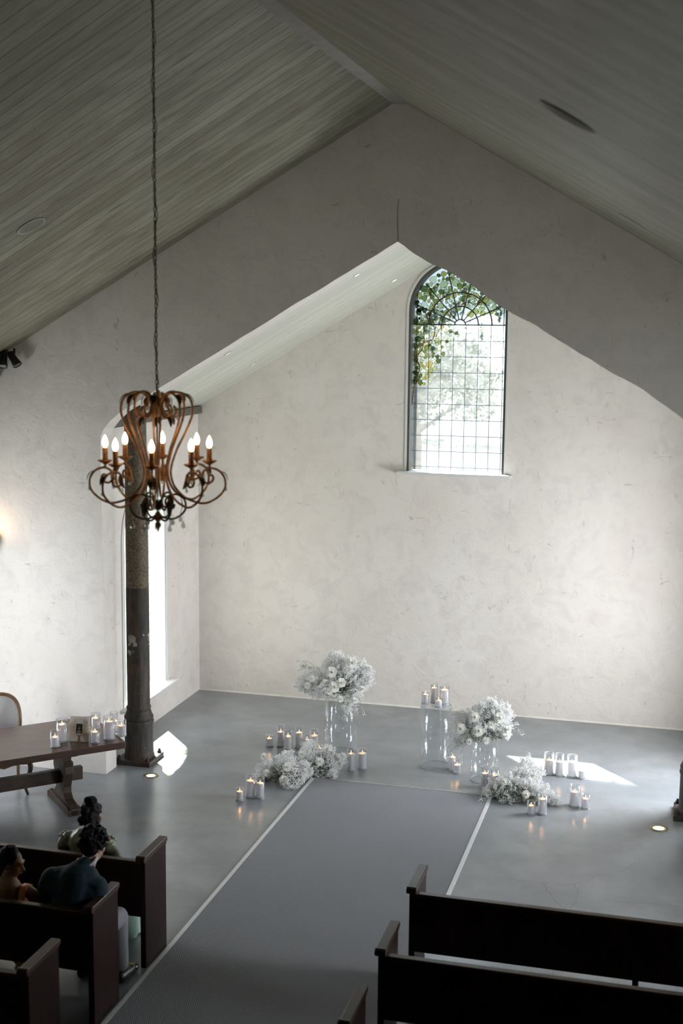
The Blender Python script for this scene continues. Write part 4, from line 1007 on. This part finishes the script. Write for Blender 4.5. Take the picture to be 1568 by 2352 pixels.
A5 = arrangement('low mound of babys breath on the floor at right beside the sun patch', (-1.58, 13.7, 0),
    [(-1.62, 13.72, .12, .18), (-1.76, 13.72, .10, .15), (-1.44, 13.70, .12, .16), (-1.32, 13.66, .09, .13), (-1.52, 13.85, .2, .14), (-1.66, 13.58, .05, .13), (-1.50, 14.0, .30, .09), (-1.20, 13.62, .05, .09), (-1.88, 13.66, .04, .09), (-1.40, 13.9, .22, .10)],
    [(p, Vector(toC(p)) + Vector((p[0] + 1.58, 0, .2)), s) for p, s in re_], (-1.60, 13.6, .03), 560, 25, 'babys breath arrangements',
    [[(-1.6, 13.8, .2), (-1.52, 13.95, .32), (-1.50, 14.05, .38)], [(-1.7, 13.6, .08), (-1.85, 13.5, .06), (-1.93, 13.45, .03)]], core=.8)

for a_, d_ in ((A1, (-.05, 0, -.02)), (A2, (.0, 0, -.02)), (A3, (0, -.12, 0)), (A4, (-.05, -.10, 0)), (A5, (-.03, -.14, 0))): a_.location = a_.location + Vector(d_)

# ------------------------------------------------------------------ people
def blob(name, prims, mat, parent, voxel=.008, smooth=6, disp=None, seed=0):
    mb = MB()
    for p in prims:
        if p[0] == 'cap':
            _, a, b, ra_, rb_ = p; a = Vector(a); b = Vector(b); n = 6
            mb.tube([a.lerp(b, i / n) for i in range(n + 1)], [ra_ + (rb_ - ra_) * i / n for i in range(n + 1)], 14)
            mb.ell(a, (ra_,) * 3, 14, 8); mb.ell(b, (rb_,) * 3, 14, 8)
        else:
            _, c, r_, *rot = p; M_ = rot[0] if rot else None; mb.ell(c, r_, 18, 12, M_)
    o = mb.build(name, mat, parent, False, fix=False)
    rm = o.modifiers.new('r', 'REMESH'); rm.mode = 'VOXEL'; rm.voxel_size = voxel
    sm = o.modifiers.new('s', 'SMOOTH'); sm.iterations = smooth; sm.factor = .5
    dg = bpy.context.evaluated_depsgraph_get(); me = bpy.data.meshes.new_from_object(o.evaluated_get(dg))
    o.modifiers.clear(); old = o.data; o.data = me; bpy.data.meshes.remove(old)
    if disp:
        amp, sc = disp
        for v in me.vertices: v.co = v.co + v.normal * amp * noise.noise(v.co * sc + Vector((seed, 0, 0)))
    me.polygons.foreach_set('use_smooth', [True] * len(me.polygons)); return o
def head_prims(c, yaw, pitch, s=1.0, roll=0):
    # local: +y is the face direction; c is the head centre
    M_ = Matrix.Rotation(yaw, 3, 'Z') @ Matrix.Rotation(pitch, 3, 'X') @ Matrix.Rotation(roll, 3, 'Y'); c = Vector(c)
    def L(x, y, z): return c + M_ @ (Vector((x, y, z)) * s)
    pr = [('ell', L(0, -.015, .025), (.074 * s, .090 * s, .082 * s), M_), ('ell', L(0, .030, -.025), (.058 * s, .058 * s, .080 * s), M_), ('ell', L(0, .058, -.085), (.026 * s, .022 * s, .018 * s), M_),
          ('cap', L(0, .082, .012), L(0, .108, -.028), .0075 * s, .0120 * s), ('ell', L(0, .086, -.034), (.019 * s, .014 * s, .009 * s), M_),
          ('ell', L(0, .076, .030), (.050 * s, .016 * s, .012 * s), M_), ('ell', L(0, .086, -.056), (.021 * s, .010 * s, .0055 * s), M_), ('ell', L(0, .083, -.066), (.018 * s, .010 * s, .0065 * s), M_),
          ('ell', L(.036, .058, -.022), (.020 * s, .020 * s, .020 * s), M_), ('ell', L(-.036, .058, -.022), (.020 * s, .020 * s, .020 * s), M_),
          ('ell', L(.076, -.008, -.012), (.010 * s, .017 * s, .030 * s), M_), ('ell', L(-.076, -.008, -.012), (.010 * s, .017 * s, .030 * s), M_)]
    return pr, L, M_
def hand_prims(wrist, d, palm_n, side, curl=.5):
    w_ = Vector(wrist); d = Vector(d).normalized(); n_ = Vector(palm_n).normalized(); s_ = d.cross(n_).normalized() * side; out = []
    out.append(('cap', w_, w_ + d * .03, .022, .026)); 
    for k, (off, L) in enumerate([(-.030, .070), (-.010, .080), (.010, .076), (.029, .060)]):
        base = w_ + d * .075 + s_ * off * .95; out.append(('cap', w_ + d * .02 + s_ * off * .6, base, .015, .0115))
        k1 = base + (d * math.cos(curl) + n_ * math.sin(curl)) * L * .5; k2 = k1 + (d * math.cos(curl * 2.2) + n_ * math.sin(curl * 2.2)) * L * .45
        out += [('cap', base, k1, .0095, .0085), ('cap', k1, k2, .0085, .007)]
    tb_ = w_ + d * .02 - s_ * .028; t1 = tb_ + (d * .6 - s_ * .8).normalized() * .035; t2 = t1 + (d * .9 - s_ * .2 + n_ * .3).normalized() * .03
    out += [('cap', tb_, t1, .014, .011), ('cap', t1, t2, .011, .008)]
    return out
# 1. woman in the green satin dress, front pew
pw = thing('person', 'person with pinned-up dark hair in pale green satin dress, seated in the front pew', 'person', (-4.54, 9.22, 0))
pw_o = Vector((-4.54, 9.22, 0))
def rel(prims, o_):
    out = []
    for p in prims:
        if p[0] == 'cap': out.append(('cap', Vector(p[1]) - o_, Vector(p[2]) - o_, p[3], p[4]))
        else: out.append((p[0], Vector(p[1]) - o_, *p[2:]))
    return out
hp, HL, HM = head_prims((-4.505, 9.26, 1.085), R(8), R(-14), 1.06)
body = hp + [('cap', (-4.51, 9.24, 1.03), (-4.52, 9.20, .94), .046, .052), ('cap', (-4.54, 9.20, .88), (-4.54, 9.22, .60), .09, .11), ('cap', (-4.68, 9.2, .90), (-4.40, 9.2, .90), .045, .045),
    ('ell', (-4.54, 9.22, .56), (.17, .14, .12)), ('cap', (-4.62, 9.26, .53), (-4.63, 9.66, .50), .085, .06), ('cap', (-4.46, 9.26, .53), (-4.43, 9.66, .50), .085, .06), ('cap', (-4.63, 9.66, .50), (-4.62, 9.62, .09), .055, .038), ('cap', (-4.43, 9.66, .50), (-4.42, 9.62, .09), .055, .038),
    ('cap', (-4.62, 9.60, .05), (-4.62, 9.74, .035), .035, .025), ('cap', (-4.42, 9.60, .05), (-4.42, 9.74, .035), .035, .025),
    ('cap', (-4.70, 9.2, .89), (-4.76, 9.24, .70), .042, .036), ('cap', (-4.76, 9.24, .70), (-4.64, 9.46, .62), .035, .025), ('cap', (-4.35, 9.2, .91), (-4.29, 9.24, .70), .042, .036), ('cap', (-4.29, 9.24, .70), (-4.46, 9.46, .62), .035, .025)]
body += hand_prims((-4.64, 9.46, .615), (.5, .6, -.1), (0, 0, -1), 1) + hand_prims((-4.46, 9.46, .615), (-.5, .6, -.1), (0, 0, -1), -1)
blob('body', rel(body, pw_o), SKIN_B, pw, .008, 4)
hair = [('ell', HL(0, -.026, .038), (.084, .096, .088), HM), ('ell', HL(0, -.085, .0), (.064, .052, .066), HM), ('ell', HL(.02, -.105, -.04), (.05, .04, .045), HM), ('ell', HL(-.025, -.10, .045), (.045, .04, .04), HM), ('ell', HL(0, -.05, .115), (.055, .055, .035), HM), ('ell', HL(.055, -.06, -.03), (.035, .045, .05), HM), ('ell', HL(-.055, -.06, -.03), (.03, .04, .05), HM), ('cap', HL(-.078, .01, .0), HL(-.082, .02, -.09), .008, .004)]
blob('hair', rel(hair, pw_o), HAIR, pw, .007, 2, (.012, 34), 3)
SATIN = plain('green_satin', (.24, .27, .16), .28, 0, 5, .15, .35, Sheen_Weight=.3)
SATIN2 = plain('mint_satin', (.30, .42, .36), .3, 0, 6, .15, .4)
dr = [('cap', (-4.67, 9.2, .90), (-4.38, 9.2, .90), .062, .062), ('cap', (-4.54, 9.20, .88), (-4.54, 9.22, .60), .122, .135), ('ell', (-4.52, 9.19, .865), (.175, .10, .06)), ('ell', (-4.70, 9.20, .875), (.062, .068, .060)), ('ell', (-4.335, 9.20, .870), (.062, .068, .060)), ('cap', (-4.71, 9.2, .86), (-4.76, 9.24, .70), .064, .055), ('cap', (-4.33, 9.2, .86), (-4.28, 9.24, .70), .064, .055)]
blob('dress_bodice', rel(dr, pw_o), SATIN, pw, .008, 3, (.012, 16), 5)
ru = MB()
for sx, cx0 in ((-1, -4.70), (1, -4.335)):
    P = []; 
    for k in range(25):
        a = 2 * PI * k / 24; P.append(Vector((cx0 + .045 * math.cos(a) + .012 * math.sin(5 * a), 9.2 + .055 * math.sin(a), .925 + .010 * math.sin(7 * a))) - pw_o)
    ru.tube(P, .011, 6)
ru.build('shoulder_ruffle', plain('pale_satin_ruffle', (.50, .55, .48), .35), pw, True)
sk = MB(); rings = []
for i, (z_, rx_, ry_, yc) in enumerate([(.66, .17, .16, 9.24), (.58, .21, .24, 9.36), (.50, .23, .30, 9.42), (.35, .25, .24, 9.50), (.2, .29, .22, 9.50), (.05, .32, .24, 9.50), (.02, .32, .24, 9.50)]):
    for k in range(48):
        a = 2 * PI * k / 48; f = 1 + .07 * math.sin(9 * a + i) * (i > 2); rings.append(Vector((-4.50 + rx_ * f * math.cos(a), yc + ry_ * f * math.sin(a), z_)) - pw_o)
sk.add(rings, [(i * 48 + k, i * 48 + (k + 1) % 48, (i + 1) * 48 + (k + 1) % 48, (i + 1) * 48 + k) for i in range(6) for k in range(48)]).build('dress_skirt', SATIN2, pw, True)
MB().ell(Vector(HL(-.078, -.005, -.05)) - pw_o, (.005, .005, .010)).build('earring', plain('gold_earring', (.7, .55, .3), .25, .9), pw, True)
# 2. man in the dark suit, second pew
pm_o = Vector((-4.17, 8.28, 0)); pm = thing('person', 'person with short curly black hair in dark navy suit, seated in the second pew', 'person', pm_o)
hp, HL, HM = head_prims((-4.09, 8.43, 1.205), R(2), R(-24), 1.12)
body = hp + [('cap', (-4.095, 8.40, 1.14), (-4.12, 8.33, 1.03), .056, .060), ('cap', (-4.15, 8.28, .96), (-4.20, 8.22, .62), .09, .12), ('cap', (-4.28, 8.28, .97), (-4.02, 8.28, .95), .05, .05),
    ('ell', (-4.20, 8.24, .56), (.18, .15, .13)), ('cap', (-4.29, 8.30, .53), (-4.32, 8.74, .51), .095, .065), ('cap', (-4.11, 8.30, .53), (-4.06, 8.74, .51), .095, .065), ('cap', (-4.32, 8.74, .51), (-4.32, 8.72, .10), .06, .042), ('cap', (-4.06, 8.74, .51), (-4.035, 8.72, .10), .06, .042),
    ('cap', (-4.32, 8.70, .06), (-4.32, 8.84, .04), .04, .03), ('cap', (-4.03, 8.70, .06), (-4.01, 8.84, .04), .04, .03),
    ('cap', (-4.34, 8.28, .94), (-4.43, 8.34, .72), .045, .044), ('cap', (-4.43, 8.34, .72), (-4.26, 8.60, .66), .042, .03), ('cap', (-3.99, 8.28, .93), (-4.05, 8.36, .72), .045, .044), ('cap', (-4.05, 8.36, .72), (-4.10, 8.60, .66), .042, .03)]
body += hand_prims((-4.26, 8.60, .655), (.4, .7, -.1), (0, 0, -1), 1) + hand_prims((-4.10, 8.60, .655), (-.4, .7, -.1), (0, 0, -1), -1)
blob('body', rel(body, pm_o), SKIN_L, pm, .008, 4)
SUIT = plain('navy_wool', (.009, .028, .044), .85, 0, 150, .15, .1)
jk = [('cap', (-4.12, 8.29, 1.05), (-4.35, 8.275, .975), .078, .085), ('cap', (-4.12, 8.29, 1.05), (-3.995, 8.275, .955), .078, .078), ('ell', (-4.17, 8.25, .93), (.235, .11, .11)), ('ell', (-4.12, 8.28, 1.045), (.13, .105, .065)), ('cap', (-4.34, 8.275, .985), (-3.995, 8.275, .965), .086, .080), ('cap', (-4.14, 8.29, 1.0), (-4.12, 8.32, 1.075), .12, .078), ('cap', (-4.14, 8.28, .98), (-4.20, 8.21, .60), .155, .175), ('ell', (-4.16, 8.27, 1.0), (.225, .105, .075)), ('ell', (-4.35, 8.27, .965), (.075, .08, .07)), ('ell', (-3.985, 8.27, .935), (.07, .08, .07)), ('cap', (-4.37, 8.27, .94), (-4.445, 8.34, .72), .076, .062), ('cap', (-4.445, 8.34, .72), (-4.28, 8.58, .665), .058, .042), ('cap', (-3.99, 8.27, .93), (-4.05, 8.36, .72), .066, .055), ('cap', (-4.05, 8.36, .72), (-4.11, 8.58, .665), .054, .042), ('ell', (-4.13, 8.29, 1.065), (.10, .08, .045))]
blob('suit_jacket', rel(jk, pm_o), SUIT, pm, .009, 5, (.010, 9), 2)
MB().tube([Vector((-4.11 + .070 * math.cos(a), 8.355 + .068 * math.sin(a), 1.120 + .028 * math.sin(a) + .012 * math.cos(a))) - pm_o for a in [PI * .95 + PI * 1.15 * k / 20 for k in range(21)]], .0135, 8).build('shirt_collar', plain('white_cotton', (.72, .72, .76), .8), pm, True)
trs = [('ell', (-4.20, 8.24, .55), (.19, .16, .13)), ('cap', (-4.29, 8.30, .53), (-4.32, 8.75, .51), .105, .078), ('cap', (-4.11, 8.30, .53), (-4.05, 8.75, .51), .105, .078), ('cap', (-4.32, 8.75, .50), (-4.32, 8.73, .14), .074, .060), ('cap', (-4.05, 8.75, .50), (-4.025, 8.73, .14), .074, .060)]
blob('trousers', rel(trs, pm_o), plain('pale_grey_trousers', (.30, .31, .34), .85), pm, .009, 4)
for xx in (-4.32, -4.01):
    blob('shoe', rel([('cap', (xx, 8.68, .055), (xx + .01, 8.86, .04), .048, .04), ('ell', (xx + .012, 8.90, .035), (.042, .05, .032))], pm_o), plain('black_leather', (.012, .011, .011), .3), pm, .008, 3)
MB().box(-.018, .022, -.02, .02, 0, .006, Matrix.Translation(Vector((-4.0, 8.86, .078)) - pm_o)).build('shoe_buckle', plain('brass_buckle', (.45, .33, .14), .3, .9), pm)
hair = [('ell', HL(0, -.022, .04), (.086 * 1.03, .100, .092), HM), ('ell', HL(0, -.065, -.02), (.072, .055, .06), HM)]
rh = random.Random(5)
for k in range(90):
    d = rng_dir(rh)
    if d.y > .55 or d.z < -.55: continue
    hair.append(('ell', HL(d.x * .086, -.022 + d.y * .098, .035 + d.z * .090), (rh.uniform(.014, .024),) * 3, HM))
blob('hair', rel(hair, pm_o), HAIR, pm, .006, 1, (.008, 60), 9)
# 3. woman with orange straps, second pew, facing right
pn_o = Vector((-4.72, 8.28, 0)); pn = thing('person', 'person in profile with dark hair tied back and bright orange dress straps, second pew', 'person', pn_o)
hp, HL, HM = head_prims((-4.685, 8.30, 1.055), R(-82), R(-16), .92)
body = hp + [('cap', (-4.70, 8.29, .99), (-4.73, 8.26, .90), .044, .050), ('cap', (-4.69, 8.25, .87), (-4.71, 8.24, .60), .095, .125), ('cap', (-4.84, 8.25, .85), (-4.54, 8.27, .865), .045, .045),
    ('ell', (-4.76, 8.26, .56), (.165, .14, .12)), ('cap', (-4.83, 8.30, .53), (-4.83, 8.66, .50), .085, .06), ('cap', (-4.68, 8.30, .53), (-4.66, 8.66, .50), .085, .06), ('cap', (-4.83, 8.66, .50), (-4.83, 8.64, .09), .055, .038), ('cap', (-4.66, 8.66, .50), (-4.66, 8.64, .09), .055, .038),
    ('cap', (-4.83, 8.62, .05), (-4.83, 8.75, .035), .035, .025), ('cap', (-4.66, 8.62, .05), (-4.66, 8.75, .035), .035, .025),
    ('cap', (-4.515, 8.27, .85), (-4.47, 8.30, .66), .044, .036), ('cap', (-4.47, 8.30, .66), (-4.60, 8.52, .62), .035, .025), ('cap', (-4.87, 8.25, .84), (-4.92, 8.30, .66), .042, .036), ('cap', (-4.92, 8.30, .66), (-4.84, 8.52, .62), .035, .025)]
body += hand_prims((-4.62, 8.52, .615), (-.3, .7, -.1), (0, 0, -1), -1) + hand_prims((-4.86, 8.52, .615), (.3, .7, -.1), (0, 0, -1), 1)
blob('body', rel(body, pn_o), SKIN_B, pn, .0065, 3)
hair = [('ell', HL(0, -.038, .036), (.080, .088, .080), HM), ('ell', HL(0, -.10, .03), (.045, .045, .045), HM), ('ell', HL(0, -.04, .105), (.05, .05, .03), HM), ('cap', HL(-.0, -.11, .0), HL(.0, -.12, -.22), .04, .02)]
blob('hair', rel(hair, pn_o), HAIR, pn, .007, 2, (.006, 40), 1)
eb = MB()
for sx in (-1, 1):
    eb.tube([Vector(HL(sx * .030 - .014, .083, .008)) - pn_o, Vector(HL(sx * .030, .088, .010)) - pn_o, Vector(HL(sx * .030 + .014, .083, .006)) - pn_o], .0032, 6)
    eb.tube([Vector(HL(sx * .030 - .016, .086, .033)) - pn_o, Vector(HL(sx * .030, .091, .036)) - pn_o, Vector(HL(sx * .030 + .016, .085, .032)) - pn_o], .0030, 6)
eb.build('lashes_and_brows', HAIR, pn, True)
MB().ell(Vector(HL(.080, -.004, -.048)) - pn_o, (.005, .005, .007)).build('earring', plain('silver_earring', (.8, .8, .8), .2, .9), pn, True)
MB().ell(Vector(HL(0, .090, -.060)) - pn_o, (.012, .006, .007), 12, 8).build('lips', plain('rose_lips', (.35, .10, .09), .5), pn, True)
ORANGE = plain('orange_satin', (.62, .22, .03), .4, 0, 8, .12, .2)
for P, wd in ([[(-4.565, 8.33, .88), (-4.56, 8.27, .914), (-4.555, 8.205, .89), (-4.548, 8.15, .80), (-4.54, 8.115, .68)], .024], [[(-4.78, 8.33, .885), (-4.70, 8.25, .925), (-4.74, 8.20, .90), (-4.80, 8.155, .83), (-4.87, 8.15, .74)], .004]):
    Q = spline(P, 5); vs = []; stp = MB()
    for p in Q: vs += [p + Vector((-wd, 0, 0)) - pn_o, p + Vector((wd, 0, 0)) - pn_o, p + Vector((wd, .012, 0)) - pn_o, p + Vector((-wd, .012, 0)) - pn_o]
    fs = [(4 * i + k, 4 * i + (k + 1) % 4, 4 * i + 4 + (k + 1) % 4, 4 * i + 4 + k) for i in range(len(Q) - 1) for k in range(4)]
    stp.add(vs, fs).build('dress_strap', ORANGE, pn, True)
blob('dress', rel([('cap', (-4.71, 8.24, .66), (-4.73, 8.25, .57), .128, .15), ('cap', (-4.83, 8.30, .53), (-4.83, 8.68, .50), .10, .08), ('cap', (-4.68, 8.30, .53), (-4.66, 8.68, .50), .10, .08), ('cap', (-4.75, 8.68, .46), (-4.75, 8.66, .20), .15, .16)], pn_o), ORANGE, pn, .01, 4)
bagc = plain('floral_pink_cloth', (.36, .24, .24), .7, 0, 28, .6, .3)
tag(blob('folded_shawl', [('ell', (-4.52, 8.42, .66), (.07, .09, .10)), ('ell', (-4.50, 8.38, .60), (.09, .10, .09)), ('ell', (-4.49, 8.36, .52), (.07, .10, .06))], bagc, None, .008, 3, (.02, 18), 4), 'crumpled pink patterned shawl between the two seated people of the second pew', 'shawl')

for o in list(COL.objects):
    if not o.parent and 'label' in o and not (4 <= len(o['label'].split()) <= 16): print('LABEL', len(o['label'].split()), o['label'])
